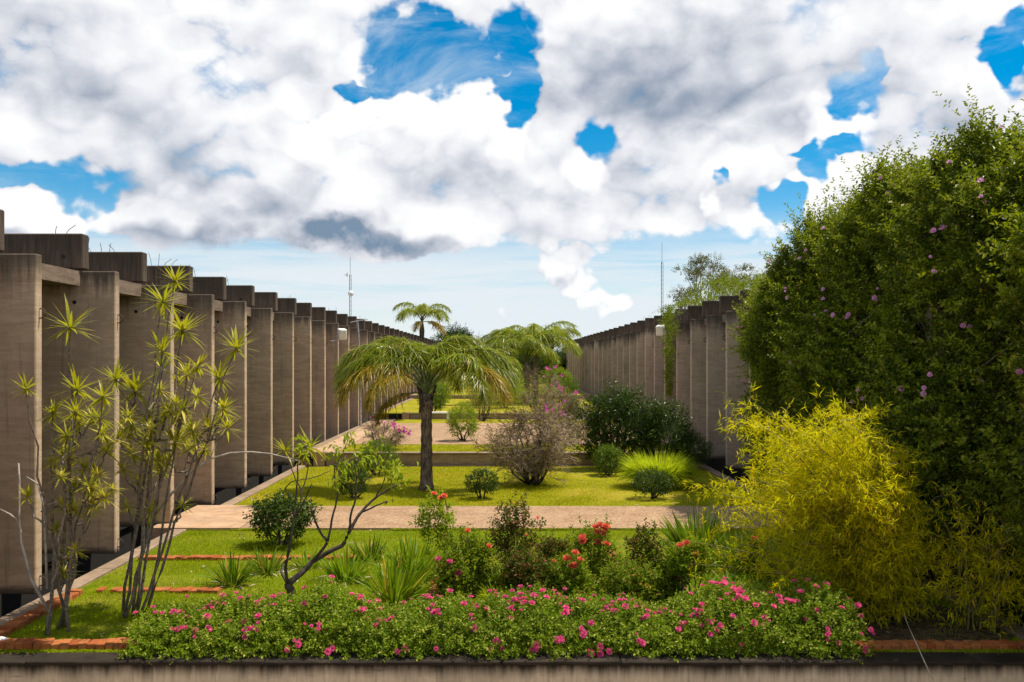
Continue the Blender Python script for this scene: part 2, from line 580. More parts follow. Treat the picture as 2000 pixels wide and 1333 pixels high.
M['bark_grey'] = plain("grey_bark", (0.155, 0.125, 0.098), 0.9, var=0.5, scale=22)
def bark_fibre():
    m, nt = new_mat("palm_bark")
    pos = nt.node('ShaderNodeNewGeometry', out=0)
    n = nt.noise(nt.v('MULTIPLY', pos, (1, 1, .16)), 22.0, 5, 0.65, 0.6)
    r = nt.noise(nt.v('MULTIPLY', pos, (.3, .3, 1)), 9.0, 4, 0.6)
    c = nt.mix(nt.rng(n, 0.35, 0.66), (0.055, 0.038, 0.028), (0.26, 0.20, 0.155))
    c = nt.mix(nt.m('MULTIPLY', nt.rng(r, .5, .68), .6), c, (0.08, 0.055, 0.04))
    finish(nt, c, 0.9, n, 0.8, 0.03, 0.2)
    return m


M['bark_palm'] = bark_fibre()
M['bark_dark'] = plain("dark_bark", (0.075, 0.058, 0.045), 0.9, var=0.5, scale=12)
M['bark_pale'] = plain("pale_bark", (0.34, 0.30, 0.26), 0.85, var=0.3, scale=10)
M['stem_green'] = plain("green_stem", (0.10, 0.12, 0.03), 0.6, var=0.3)
M['culm'] = plain("bamboo_culm", (0.16, 0.14, 0.03), 0.5, var=0.35)
M['twig'] = plain("dry_twig", (0.27, 0.20, 0.145), 0.9, var=0.35)
M['straw'] = plain("straw_stalk", (0.40, 0.34, 0.24), 0.8, var=0.25)

L = {}
L['drac'] = leaf_mat("dracaena_leaf", (0.15, 0.15, 0.010), (0.38, 0.33, 0.022), 0.36, 0.35, 0.6, c3=(0.60, 0.50, 0.12), amt3=0.25)
L['hedge'] = leaf_mat("rose_hedge_leaf", (0.060, 0.105, 0.008), (0.22, 0.27, 0.025), 0.3, 0.45, 0.3, c3=(0.38, 0.40, 0.07), amt3=0.14)
L['rose_dark'] = leaf_mat("rose_leaf_dark", (0.035, 0.050, 0.008), (0.105, 0.115, 0.016), 0.25, 0.4, 0.3, c3=(0.20, 0.075, 0.03), amt3=0.22)
L['rose_light'] = leaf_mat("rose_leaf_light", (0.13, 0.18, 0.010), (0.27, 0.32, 0.020), 0.35, 0.4, 0.3, c3=(0.32, 0.26, 0.04), amt3=0.1)
L['rose_mid'] = leaf_mat("rose_leaf_mid", (0.07, 0.11, 0.008), (0.20, 0.24, 0.016), 0.3, 0.4, 0.3, c3=(0.26, 0.17, 0.03), amt3=0.12)
L['strap'] = leaf_mat("strap_leaf", (0.085, 0.145, 0.008), (0.20, 0.27, 0.014), 0.3, 0.35, 0.4, c3=(0.48, 0.32, 0.04), amt3=0.08)
L['strap_dark'] = leaf_mat("strap_leaf_dark", (0.055, 0.095, 0.008), (0.14, 0.20, 0.014), 0.25, 0.35, 0.4, c3=(0.40, 0.27, 0.05), amt3=0.10)
L['bush_dark'] = leaf_mat("bush_leaf_dark", (0.022, 0.042, 0.010), (0.065, 0.10, 0.018), 0.2, 0.3, 0.6)
L['bush_mid'] = leaf_mat("bush_leaf_mid", (0.05, 0.085, 0.012), (0.15, 0.20, 0.024), 0.28, 0.35, 0.5)
L['bush_lime'] = leaf_mat("bush_leaf_lime", (0.10, 0.15, 0.012), (0.26, 0.30, 0.025), 0.35, 0.4, 0.45)
L['fountain'] = leaf_mat("fountain_grass_leaf", (0.20, 0.26, 0.012), (0.44, 0.46, 0.025), 0.42, 0.5, 0.2)
L['vine'] = leaf_mat("vine_leaf", (0.030, 0.050, 0.004), (0.120, 0.145, 0.008), 0.28, 0.30, 0.4, c3=(0.20, 0.21, 0.014), amt3=0.16, var_scale=0.6)
L['vine_young'] = leaf_mat("vine_young_leaf", (0.085, 0.115, 0.005), (0.22, 0.245, 0.010), 0.34, 0.32, 0.5, c3=(0.30, 0.29, 0.03), amt3=0.2)
L['bamboo'] = leaf_mat("bamboo_leaf", (0.22, 0.23, 0.004), (0.74, 0.62, 0.006), 0.48, 0.5, 0.2, c3=(0.72, 0.50, 0.012), amt3=0.10, tint=(0.90, 0.82, 0.012), var_scale=1.6)
L['palm'] = leaf_mat("palm_leaf", (0.06, 0.085, 0.008), (0.24, 0.265, 0.016), 0.38, 0.26, 0.8, c3=(0.36, 0.31, 0.04), amt3=0.14)
L['palm_gold'] = leaf_mat("palm_leaf_gold", (0.15, 0.12, 0.012), (0.34, 0.25, 0.03), 0.3, 0.3, 0.65, c3=(0.42, 0.22, 0.03), amt3=0.2)
L['palm_lime'] = leaf_mat("palm_leaf_lime", (0.12, 0.17, 0.012), (0.26, 0.28, 0.02), 0.35, 0.35, 0.5, c3=(0.40, 0.32, 0.03), amt3=0.15)
L['far'] = leaf_mat("far_tree_leaf", (0.022, 0.040, 0.014), (0.06, 0.085, 0.024), 0.2, 0.5, 0.3)
L['euca'] = leaf_mat("pale_tree_leaf", (0.05, 0.06, 0.03), (0.14, 0.14, 0.06), 0.3, 0.5, 0.3, c3=(0.24, 0.17, 0.09), amt3=0.15)
L['tip'] = leaf_mat("young_leaf", (0.15, 0.20, 0.015), (0.32, 0.35, 0.03), 0.4, 0.4, 0.4)
L['twig_leaf'] = leaf_mat("sparse_leaf", (0.11, 0.11, 0.03), (0.28, 0.25, 0.05), 0.35, 0.5, 0.3, c3=(0.26, 0.16, 0.12), amt3=0.25)
L['blade'] = leaf_mat("grass_blade", (0.17, 0.22, 0.006), (0.33, 0.36, 0.010), 0.38, 0.6, 0.1, c3=(0.46, 0.38, 0.07), amt3=0.10, var_scale=1.2)
L['blade_dry'] = leaf_mat("grass_blade_dry", (0.22, 0.24, 0.006), (0.40, 0.38, 0.012), 0.38, 0.6, 0.1, c3=(0.52, 0.38, 0.07), amt3=0.18, var_scale=0.8)
L['pink'] = leaf_mat("pink_petal", (0.70, 0.05, 0.20), (0.88, 0.20, 0.40), 0.3, 0.6, 0.1)
L['coral'] = leaf_mat("coral_petal", (0.72, 0.10, 0.055), (0.85, 0.24, 0.13), 0.25, 0.6, 0.2)
L['mauve'] = leaf_mat("mauve_petal", (0.75, 0.22, 0.55), (0.90, 0.50, 0.78), 0.35, 0.6, 0.1)
L['magenta'] = leaf_mat("magenta_bract", (0.55, 0.03, 0.36), (0.72, 0.10, 0.50), 0.3, 0.6, 0.2)
L['yellow'] = leaf_mat("yellow_petal", (0.75, 0.50, 0.05), (0.85, 0.65, 0.15), 0.25, 0.6, 0.2)


# ------------------------------------------------------------------ foliage primitives (all vectorised)
def leaf_quads(geo, P, A, N, Ln, W, fold=0.18, droop=0.12, mid=0.45):
    P = np.asarray(P, float)
    n = len(P)
    A = unit(A)
    S = unit(np.cross(A, N))
    U = np.cross(S, A)
    Ln = np.broadcast_to(np.asarray(Ln, float), (n,))[:, None]
    W = np.broadcast_to(np.asarray(W, float), (n,))[:, None]
    m = P + A * Ln * mid
    V = np.stack([P, m + S * W * .5 + U * W * fold, P + A * Ln - U * Ln * droop, m - S * W * .5 + U * W * fold], 1)
    F = np.arange(n * 4).reshape(n, 4)
    geo.add(V.reshape(-1, 3), F)


def blades(geo, P, A, Ln, W, droop, segs=4, rng=None, face=None, taper=0.25, tip=2.0):
    """strap-shaped leaves that arch over under their own weight"""
    P = np.asarray(P, float)
    n = len(P)
    A = unit(A)
    Ln = np.broadcast_to(np.asarray(Ln, float), (n,))[:, None]
    W = np.broadcast_to(np.asarray(W, float), (n,))[:, None]
    dr = np.broadcast_to(np.asarray(droop, float), (n,))[:, None]
    H = A.copy()
    H[:, 2] = 0
    H = np.where(np.linalg.norm(H, axis=1, keepdims=True) < 1e-3, np.array([[1., 0, 0]]), H)
    S = unit(np.cross(unit(H), [0, 0, 1.]))
    if rng is not None:
        S = unit(S + rng.normal(size=(n, 3)) * .35)
    rows = []
    for k in range(segs + 1):
        t = k / segs
        c = P + A * Ln * t - np.array([0, 0, 1.]) * dr * Ln * t * t + unit(H) * dr * Ln * t * t * .35
        w = W * .5 * (min(1.0, taper + t * 3.0) if t < .3 else (1 - ((t - .3) / .7) ** tip) * 1.0 + .02)
        rows += [c - S * w, c + S * w]
    V = np.stack(rows, 1)
    k2 = 2 * (segs + 1)
    base = np.arange(n)[:, None] * k2
    F = np.concatenate([base + np.array([[2 * k, 2 * k + 1, 2 * k + 3, 2 * k + 2]]) for k in range(segs)])
    geo.add(V.reshape(-1, 3), F)


def shoots(geo, rng, P, Dr, slen, nleaf, Ln, W, spread=0.9, up=0.5, droop=0.12, jit=0.25):
    """leafy shoots: leaves set spirally along a short twig"""
    P = np.asarray(P, float)
    m = len(P)
    Dr = unit(Dr)
    ref = unit(rng.normal(size=(m, 3)))
    E1 = unit(np.cross(Dr, ref))
    E2 = np.cross(Dr, E1)
    slen = np.broadcast_to(np.asarray(slen, float), (m,))
    ph0 = rng.uniform(0, 6.28, m)
    PP, AA, NN, LL = [], [], [], []
    for k in range(nleaf):
        t = (k + .5) / nleaf
        ph = ph0 + k * 2.4 + rng.normal(0, .3, m)
        out = np.cos(ph)[:, None] * E1 + np.sin(ph)[:, None] * E2
        PP.append(P + Dr * (slen * t)[:, None])
        ax = Dr * (0.35 + .5 * t) + out * spread + rng.normal(0, jit, (m, 3))
        AA.append(ax)
        NN.append(Dr * .5 + np.array([0, 0, up]) + rng.normal(0, .35, (m, 3)))
        LL.append(rng.uniform(.7, 1.2, m) * (1.0 - .25 * t))
    s = np.concatenate(LL)
    leaf_quads(geo, np.concatenate(PP), np.concatenate(AA), np.concatenate(NN), Ln * s, W * s, droop=droop)


def crown_points(rng, n, centre, radii, inner=0.55, lump=0.22, freq=2.4, seed=1, flat=-0.6):
    """points on and inside a lumpy crown with their outward directions"""
    d = unit(rng.normal(size=(int(n * 1.6), 3)))
    d = d[d[:, 2] > flat][:n]
    r = inner + (1 - inner) * rng.uniform(0, 1, len(d)) ** .6
    r = r * (1 + lump * smooth_noise(d * freq, 1.6, seed))
    P = np.asarray(centre) + d * np.asarray(radii) * r[:, None]
    return P, d


def clip_ground(P, d, z=0.03):
    k = P[:, 2] > z
    return P[k], d[k]


def bloom_mesh(name, mat, seed, rings=((4, .40, 82), (5, .62, 62), (7, .85, 38), (8, 1.0, 8)), wide=1.15):
    r = np.random.default_rng(seed)
    g = Geo()
    for cnt, rad, tilt in rings:
        a = np.arange(cnt) * 6.2832 / cnt + r.uniform(0, 6.28) + r.normal(0, .12, cnt)
        t = np.radians(tilt + r.normal(0, 7, cnt))
        A = np.stack([np.cos(a) * np.cos(t), np.sin(a) * np.cos(t), np.sin(t)], 1)
        N = np.stack([-np.cos(a) * np.sin(t), -np.sin(a) * np.sin(t), np.cos(t)], 1)
        leaf_quads(g, np.stack([np.cos(a), np.sin(a), a * 0], 1) * .08 + [0, 0, -.1 * rad], A, N, rad * r.uniform(.85, 1.1, cnt), rad * wide, fold=.25, droop=-.12, mid=.68)
    return g.mesh(name, mat)


def facing(d):
    return Vector(d).to_track_quat('Z', 'Y').to_euler()

# ------------------------------------------------------------------ ground, terraces, paths
PIT = -3.2                       # floor of the light wells beside the garden
GX0, GX1 = -6.95, 6.98           # garden edges
Y_FRONT = 11.28                  # outer face of the garden wall below the camera
TERR1, TERR2, TERR3 = 32.3, 51.5, 72.0
Z1, Z2, Z3 = 0.42, 0.70, 0.95


def rect(x0, x1, y0, y1, z):
    g = Geo()
    g.add([(x0, y0, z), (x1, y0, z), (x1, y1, z), (x0, y1, z)], np.array([[0, 1, 2, 3]]))
    return g


def sheet(x0, x1, y0, y1, z, step, amp, seed):
    """gently uneven sheet of ground"""
    nx, ny = max(2, int((x1 - x0) / step)), max(2, int((y1 - y0) / step))
    X, Y = np.meshgrid(np.linspace(x0, x1, nx), np.linspace(y0, y1, ny))
    P = np.stack([X.ravel(), Y.ravel(), np.zeros(X.size)], 1)
    edge = np.minimum(np.minimum(P[:, 0] - x0, x1 - P[:, 0]), np.minimum(P[:, 1] - y0, y1 - P[:, 1]))
    P[:, 2] = z + amp * smooth_noise(P, 1.1, seed) * np.clip(edge / .8, 0, 1)
    i = (np.arange(ny - 1)[:, None] * nx + np.arange(nx - 1)[None, :]).ravel()
    g = Geo()
    g.add(P, np.stack([i, i + 1, i + nx + 1, i + nx], 1))
    return g


structure("ground", rect(-3000, 3000, -60, 5000, PIT), M['soil'])
structure("terrain", rect(-900, 900, 124, 4900, 0.9), M['lawn_far'])
# earth body of the garden, one block for each level
g = Geo()
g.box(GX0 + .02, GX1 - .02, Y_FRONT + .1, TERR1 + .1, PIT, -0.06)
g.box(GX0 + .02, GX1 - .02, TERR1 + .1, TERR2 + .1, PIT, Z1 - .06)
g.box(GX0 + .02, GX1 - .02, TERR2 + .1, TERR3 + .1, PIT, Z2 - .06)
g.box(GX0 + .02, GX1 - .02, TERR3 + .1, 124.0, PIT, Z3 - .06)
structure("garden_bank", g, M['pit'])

structure("lawn", sheet(-6.66, 6.7, 11.62, 20.1, 0.0, 0.22, 0.018, 3), M['lawn'], True)
structure("middle_lawn", sheet(-6.66, 6.7, 23.15, TERR1 - .12, 0.0, 0.3, 0.03, 4), M['lawn_far'], True)
structure("terrace_lawn", sheet(-6.0, 6.7, TERR1 + .36, 35.9, Z1, 0.4, 0.02, 5), M['lawn_far'], True)
structure("upper_verge", sheet(-5.6, 6.7, 48.2, TERR2 - .1, Z1, 0.5, 0.015, 6), M['lawn_far'], True)
structure("upper_lawn", sheet(-6.66, 6.7, TERR2 + .3, TERR3 - .1, Z2, 0.6, 0.03, 7), M['lawn_far'], True)
structure("far_lawn", sheet(-6.66, 6.7, TERR3 + .3, 124.0, Z3, 1.0, 0.05, 8), M['lawn_far'], True)

# bare shaded soil under the bamboo
rs = np.random.default_rng(12)
a = np.linspace(0, 6.283, 49)[:-1]
rr = 1 + .12 * np.sin(a * 3 + 1) + .08 * np.sin(a * 7) + rs.normal(0, .03, 48)
ring = np.stack([5.35 + np.clip(np.cos(a) * 1.55 * rr, -3, 1.3), 13.0 + np.clip(np.sin(a) * 1.35 * rr, -1.05, 3), np.full(48, .026)], 1)
g = Geo()
k = np.arange(48)
g.add(np.vstack([[[5.35, 13.0, .03]], ring]), np.stack([k * 0, k + 1, (k + 1) % 48 + 1], 1))
structure("soil_patch", g, M['soil'])

structure("bounce_pavement", rect(-8.8, 9.0, -8.0, Y_FRONT, PIT + .012), M['pale'])  # unseen pale floor, added to bounce sunlight onto the garden wall

# the path that crosses the garden: aggregate with a pale cast slab at its left end
g = Geo()
g.box(-5.55, 6.95, 20.1, 23.15, -0.3, 0.05)
structure("path", g, M['path'])
g = Geo()
g.box(-7.45, -5.56, 20.05, 23.2, -0.32, 0.062)
structure("path_slab", g, M['pale'])
# paved court on the terrace and the strip of paving beside the left facade
g = Geo()
g.box(-5.7, 6.7, 35.9, 48.2, Z1 - .3, Z1 + .012)
structure("paved_court", g, M['path'])
g = Geo()
g.box(-6.66, -5.72, TERR1 + .36, TERR2 - .1, Z1 - .3, Z1 + .016)
structure("side_walk", g, M['pale'])

# kerbs along both light wells
for nm, x0, x1 in (("left_kerb", GX0, -6.66), ("right_kerb", 6.7, GX1)):
    g = Geo()
    for y0, y1, z in ((11.7, 20.03, 0.045), (23.22, TERR1 - .02, 0.045), (TERR1, TERR2, Z1 + .04), (TERR2, TERR3, Z2 + .04), (TERR3, 124.0, Z3 + .04)):
        y = y0
        while y < y1 - .05:
            e = min(y + 1.5, y1)
            g.box(x0, x1, y + .006, e - .006, PIT, z)
            y = e
    bevelled(structure(nm, g, M['kerb']), .012, 1)

# retaining walls of the two upper terraces
for lab, y, z0, z1, xe in (("low weathered concrete retaining wall behind the tall palm", TERR1, -0.3, Z1 + .05, -6.0),
                           ("low far concrete retaining wall behind the white bench", TERR2, Z1 - .2, Z2 + .05, -5.0)):
    w = thing("retaining_wall", lab, "wall", (0, y, 0))
    g = Geo()
    g.box(xe, 6.68, 0, .3, z0, z1 - .06)
    bevelled(part("wall_body", g, M['retain'], w), .01, 1)
    g = Geo()
    g.box(xe - .02, 6.69, -.04, .34, z1 - .058, z1)
    bevelled(part("coping", g, M['kerb'], w), .012, 1)
    g = Geo()
    g.box(xe - .42, xe - .03, -.06, .36, z0, z1 + .03)
    bevelled(part("end_pier", g, M['pale'], w), .012, 1)
g = Geo()
g.box(-6.66, 6.7, TERR3, TERR3 + .28, Z2 - .2, Z3 + .04)
bevelled(tag(part("retaining_wall", g, M['retain']), "farthest low retaining wall across the end lawn", "wall"), .01, 1)
# pale gutter in front of the first retaining wall
g = Geo()
g.box(-5.9, 6.68, TERR1 - .12, TERR1 - .045, -.1, 0.03)
structure("gutter", g, M['kerb'])

# garden wall that closes the front of the garden, below the camera
w = thing("garden_wall", "stained concrete garden wall with mossy coping under the pink roses", "wall", (0, Y_FRONT, 0))
g = Geo()
g.box(-7.1, 7.1, 0.03, .33, PIT, -0.022)
part("wall_face", g, M['parapet'], w)
for i in range(10):
    g = Geo()
    g.box(-7.1 + i * 1.42 + .005, -7.1 + (i + 1) * 1.42 - .005, -.02, .345, -.02, .02 + .004 * (i % 3))
    bevelled(part("coping", g, M['coping'], w), .012, 1)


# ------------------------------------------------------------------ the two long concrete buildings
def hook_mesh():
    g = Geo()
    a = np.linspace(-1.75, 1.75, 9)
    g.tube(np.stack([np.cos(a) * .095 + .01, a * 0, np.sin(a) * .075], 1), .011, 4)
    return g.mesh("lifting_hook", M['steel'])


HOOK = hook_mesh()


def hole_mesh():
    g = Geo()
    g.tube([(0, -.012, 0), (0, .02, 0)], .035, 8)
    return g.mesh("tie_hole", M['dark'])


HOLE = hole_mesh()


def rebar_mesh(seed):
    r = np.random.default_rng(seed)
    g = Geo()
    h = r.uniform(.16, .36)
    lean = r.normal(0, .07)
    g.tube([(0, 0, -.06), (lean * .5, 0, h * .5), (lean * 1.2, r.normal(0, .04), h)], .006, 4)
    return g.mesh("rebar", M['steel'])


REBAR = [rebar_mesh(s) for s in (1, 2, 3, 4, 5)]


def fin_mesh(mat, seed):
    """precast fin: 1.75 m deep, 0.21 m thick, 5.26 m high, slightly uneven cast faces"""
    dx, dy, h = 1.75, .21, 5.26
    me = box_bevel_mesh("fin", (dx, dy, h), .018, mat)
    return me


def building(label, sgn, xf, xc, ys, seed, fin_mat, hook_side):
    rng = random.Random(seed)
    b = thing("concrete_building", label, "building", (0, 0, 0))
    y0, y1 = ys[0] - 3.2, ys[-1] + 1.6
    xi = xf + 1.74            # line where the fins meet the facade
    # inner facade, floor edge and roof
    g = Geo()
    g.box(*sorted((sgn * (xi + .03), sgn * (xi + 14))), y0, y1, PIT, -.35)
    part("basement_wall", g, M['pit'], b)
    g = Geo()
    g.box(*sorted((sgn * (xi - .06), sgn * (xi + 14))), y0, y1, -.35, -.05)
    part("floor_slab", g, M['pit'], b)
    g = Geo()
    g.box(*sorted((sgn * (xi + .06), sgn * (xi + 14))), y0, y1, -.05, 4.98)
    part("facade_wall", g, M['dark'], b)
    g = Geo()
    g.box(*sorted((sgn * (xc + .32), sgn * (xi + 14))), y0, y1, 5.0, 5.285)
    part("roof_slab", g, M['slab'], b)
    fme = fin_mesh(fin_mat, seed)
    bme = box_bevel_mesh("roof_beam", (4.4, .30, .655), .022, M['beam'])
    for i, y in enumerate(ys):
        j = 1 if i < 12 else .4
        f = link("fin", fme, b, (sgn * (xf + .875 + rng.uniform(-.012, .012) * j), y + rng.uniform(-.025, .025) * j, 2.63 + rng.uniform(-.02, .02) * j),
                 (0, 0, rng.uniform(-.006, .006)))
        # notch for the edge beam is hidden behind it; lifting hooks on the outer edge
        if y < 48:
            for hz in (1.73 + rng.uniform(-.02, .02), -2.45):
                link("lifting_hook", HOOK, f, (-sgn * .872, .02, hz), (0, 0, math.pi if sgn > 0 else 0))
            link("tie_hole", HOLE, f, (-sgn * .12, -.105, 2.05))
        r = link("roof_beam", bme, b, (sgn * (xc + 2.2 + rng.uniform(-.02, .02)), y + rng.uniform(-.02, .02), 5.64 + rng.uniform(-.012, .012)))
        if y < 60 and (i < 6 or i % 3 == 0):
            x0 = -1.25 + rng.uniform(-.3, .25)
            for q in range(rng.randint(2, 5)):
                link("rebar", REBAR[rng.randrange(5)], r, (sgn * (x0 - .3 + q * .15 + rng.uniform(-.03, .03)), rng.uniform(-.08, .08), .33), (0, 0, rng.uniform(-3, 3)))
            if i % 2 == 0:
                link("tie_hole", HOLE, r, (-sgn * 1.85, -.15, -.1))
        # edge beam of the bay in front of this fin
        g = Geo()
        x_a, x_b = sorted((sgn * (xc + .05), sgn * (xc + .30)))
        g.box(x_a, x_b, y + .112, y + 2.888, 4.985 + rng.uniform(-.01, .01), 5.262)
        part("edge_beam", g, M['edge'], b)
    return b


LEFT_Y = [11.7 + 3 * i for i in range(37)]
RIGHT_Y = [10.65 + 3 * i for i in range(37)]
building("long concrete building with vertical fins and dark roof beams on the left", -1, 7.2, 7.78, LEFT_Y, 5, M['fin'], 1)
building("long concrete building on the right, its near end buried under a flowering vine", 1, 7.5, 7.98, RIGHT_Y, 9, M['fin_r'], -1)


# floodlights fixed to the fins
def floodlight(px, py, D, label, face):
    p = wpt(px, py, D)
    t = thing("floodlight", label, "lamp", p, "floodlights on the facades")
    me = box_bevel_mesh("housing", (.34, .30, .46), .03, M['white'])
    h = link("housing", me, t, (0, 0, 0), (math.radians(12), 0, face))
    g = Geo()
    g.box(-.13, .13, -.165, -.152, -.18, .18)
    part("lens", g, M['lamp_glass'], h)
    g = Geo()
    s = 1 if p.x > 0 else -1
    g.tube([(0, .05, -.2), (s * .25, .05, -.3), (s * .5, .05, -.3)], .025, 6)
    part("bracket", g, M['grey_steel'], t)
    return t


floodlight(668, 653, 41.0, "white floodlight box on the left facade", .5)
floodlight(1290, 646, 42.0, "bright white floodlight beside the hanging vine on the right facade", -.5)
floodlight(1126, 677, 92.0, "tiny white floodlight at the far end of the right facade", -.5)


# ------------------------------------------------------------------ brick edging, each brick on its own
BRICK = [box_bevel_mesh("brick", (.215, .108, .10), .006, M['brick']), box_bevel_mesh("brick", (.21, .106, .098), .009, M['brick'])]
brng = random.Random(4)


def brick_row(label, pts, z=0.03, across=True, tilt=0.0, skip=0.0, rows=1):
    """bricks set side by side along a polyline"""
    o = thing("brick_edging", label, "edging", (pts[0][0], pts[0][1], 0), "brick edging of the beds")
    for (xa, ya), (xb, yb) in zip(pts[:-1], pts[1:]):
        d = Vector((xb - xa, yb - ya))
        ln = d.length
        step = .112 if across else .22
        n = max(1, int(ln / step))
        ang = math.atan2(d.y, d.x)
        for r in range(rows):
            for i in range(n):
                if brng.random() < skip:
                    continue
                t = (i + .5) * step
                off = (r - (rows - 1) / 2) * (.215 if across else .108)
                x = xa + d.x / ln * t - math.sin(ang) * off - pts[0][0]
                y = ya + d.y / ln * t + math.cos(ang) * off - pts[0][1]
                rz = ang + (math.pi / 2 if across else 0) + brng.uniform(-.05, .05) + tilt
                link("brick", BRICK[i % 2], o, (x, y, z + brng.uniform(-.012, .012)), (brng.uniform(-.05, .05), brng.uniform(-.05, .05), rz))
    return o


brick_row("tilted row of red bricks along the garden's front edge beside the left dracaena", [(-6.62, 11.84), (-4.15, 11.84)], .05, True, .22)
brick_row("shaded brick row along the front edge under the bamboo", [(4.25, 11.84), (6.66, 11.84)], .03, True, .22)
brick_row("brick strip along the left kerb beside the front dracaena", [(-6.55, 12.0), (-6.55, 14.6)], .03, True)
brick_row("half overgrown brick line between the two dracaenas", [(-6.4, 14.75), (-4.35, 14.75)], .0, True, 0, .12)
brick_row("bright brick line across the lawn behind the dracaenas", [(-6.55, 17.15), (-2.4, 17.15)], .012, True)
brick_row("orange brick band left of the rose bed", [(-1.02, 13.2), (-1.02, 17.0)], .0, True, 0, 0, 1)
brick_row("short orange brick band at the back of the rose bed", [(2.0, 15.4), (2.0, 17.9)], .012, True)
brick_row("curved brick line beside the right end of the pink rose hedge", [(3.55, 14.05), (3.95, 14.35), (4.35, 14.45), (4.8, 14.4)], .03, True)
brick_row("mossy brick line across the lawn in front of the bamboo", [(3.3, 15.95), (4.9, 15.95)], .012, True)

# ------------------------------------------------------------------ masts, lamp post, bench, fence, bollard
def mast(label, px, py_top, D, dishes):
    p = wpt(px, py_top, D)
    t = thing("radio_mast", label, "mast", (p.x, p.y, 0.9), "radio masts beyond the buildings")
    h = p.z - .9
    w = .15
    for k in range(3):
        a = k * 2.094
        g = Geo()
        g.tube([(math.cos(a) * w, math.sin(a) * w, 0), (math.cos(a) * w, math.sin(a) * w, h * .86)], .02, 4)
        part("lattice_leg", g, M['mast'], t)
    g = Geo()
    n = int(h * .86 / .55)
    for i in range(n):
        for k in range(3):
            a, b2 = k * 2.094, (k + 1) * 2.094
            z = i * .55
            g.tube([(math.cos(a) * w, math.sin(a) * w, z), (math.cos(b2) * w, math.sin(b2) * w, z + .55)], .011, 3, False)
    part("lattice_brace", g, M['mast'], t)
    g = Geo()
    g.tube([(0, 0, h * .84), (0, 0, h)], .025, 5)
    part("whip_antenna", g, M['mast'], t)
    for (z, r, a) in dishes:
        g = Geo()
        th = np.linspace(0, 6.283, 13)[:-1]
        ring = np.stack([np.cos(th) * r, th * 0, np.sin(th) * r], 1)
        V = np.vstack([[[0, .18, 0]], ring])
        k = np.arange(12)
        g.add(V, np.stack([k * 0, k + 1, (k + 1) % 12 + 1], 1))
        g.tube([(0, .18, 0), (0, .3, 0)], .1, 6)
        part("dish", g, M['white'], t, loc=(math.cos(a) * .4, math.sin(a) * .4, z), rot=(0, 0, a - 1.57))
    return t


mast("thin lattice radio mast with small dishes beyond the left building", 684, 503, 120.0, ((11.2, .38, -1.2), (13.6, .3, 3.6)))
mast("thin bare radio mast beyond the right building", 1293, 474, 120.0, ())

t = thing("lamp_post", "slim grey lamp post with a cross arm near the left facade", "lamp post", (-6.78, 45.5, Z1))
p = wpt(697, 627, 45.5)
hh = p.z - Z1
g = Geo()
g.tube([(0, 0, 0), (-.02, 0, hh * .6), (-.14, 0, hh)], [.06, .05, .035], 6)
part("pole", g, M['grey_steel'], t)
g = Geo()
g.tube([(-.5, 0, hh - .08), (-.14, 0, hh), (.34, 0, hh + .06)], .02, 5)
part("cross_arm", g, M['grey_steel'], t)

t = thing("bench", "low white concrete bench in front of the far retaining wall", "bench", (-3.35, 50.6, Z1))
g = Geo()
g.box(-.62, .62, -.2, .2, .36, .45)
bevelled(part("seat", g, M['white'], t), .01, 1)
for x in (-.48, .48):
    g = Geo()
    g.box(x - .06, x + .06, -.16, .16, 0, .36)
    part("leg", g, M['white'], t)

t = thing("fence", "low pale post and rail fence across the far lawn", "fence", (0, 84.0, Z3))
for i in range(19):
    g = Geo()
    g.box(-.045, .045, -.045, .045, 0, .95)
    part("post", g, M['pale'], t, loc=(-6.0 + i * .42, 0, 0))
for z in (.45, .85):
    g = Geo()
    g.box(-6.1, 1.7, -.075, -.047, z - .05, z + .05)
    part("rail", g, M['pale'], t)

t = thing("bollard", "short dark bollard at the foot of the right facade", "bollard", gpt(1347, 912))
g = Geo()
g.tube([(0, 0, 0), (0, 0, .5), (0, 0, .55)], [.07, .07, .05], 10)
part("post", g, M['bark_dark'], t, True)
g = Geo()
g.tube([(0, 0, .56), (0, 0, .64)], [.085, .06], 10)
part("cap", g, M['grey_steel'], t, True)

g = Geo()
r = np.random.default_rng(8)
d = unit(r.normal(size=(26, 3)))
import bmesh
bm = bmesh.new()
for v in d * [.11, .06, .03]:
    bm.verts.new(v)
bmesh.ops.convex_hull(bm, input=bm.verts)
me = bpy.data.meshes.new("white_stone")
bm.to_mesh(me)
bm.free()
me.materials.append(M['white'])
o = link("white_stone", me, loc=(-6.28, 11.86, .115))
tag(o, "flat white stone lying on the front brick row at the left edge", "stone")

# ------------------------------------------------------------------ shrubs
MASSES = {'foliage', 'twigs', 'stem_tangle', 'leaf_tuft', 'leaf_fan', 'dry_leaf', 'branchlet', 'vine_stems', 'crown'}
_part = part


def part(name, *a, **kw):
    o = _part(name, *a, **kw)
    if name in MASSES:
        o["kind"] = "stuff"      # leaves and twigs past counting, joined into one part
    return o


def curved(a, b, rng, bend=.12, n=6):
    a, b = np.asarray(a, float), np.asarray(b, float)
    t = np.linspace(0, 1, n)[:, None]
    ln = np.linalg.norm(b - a)
    off = rng.normal(0, bend * ln, 3)
    off2 = rng.normal(0, bend * ln * .5, 3)
    return a + (b - a) * t + np.sin(t * math.pi) * off + np.sin(t * 2 * math.pi) * off2


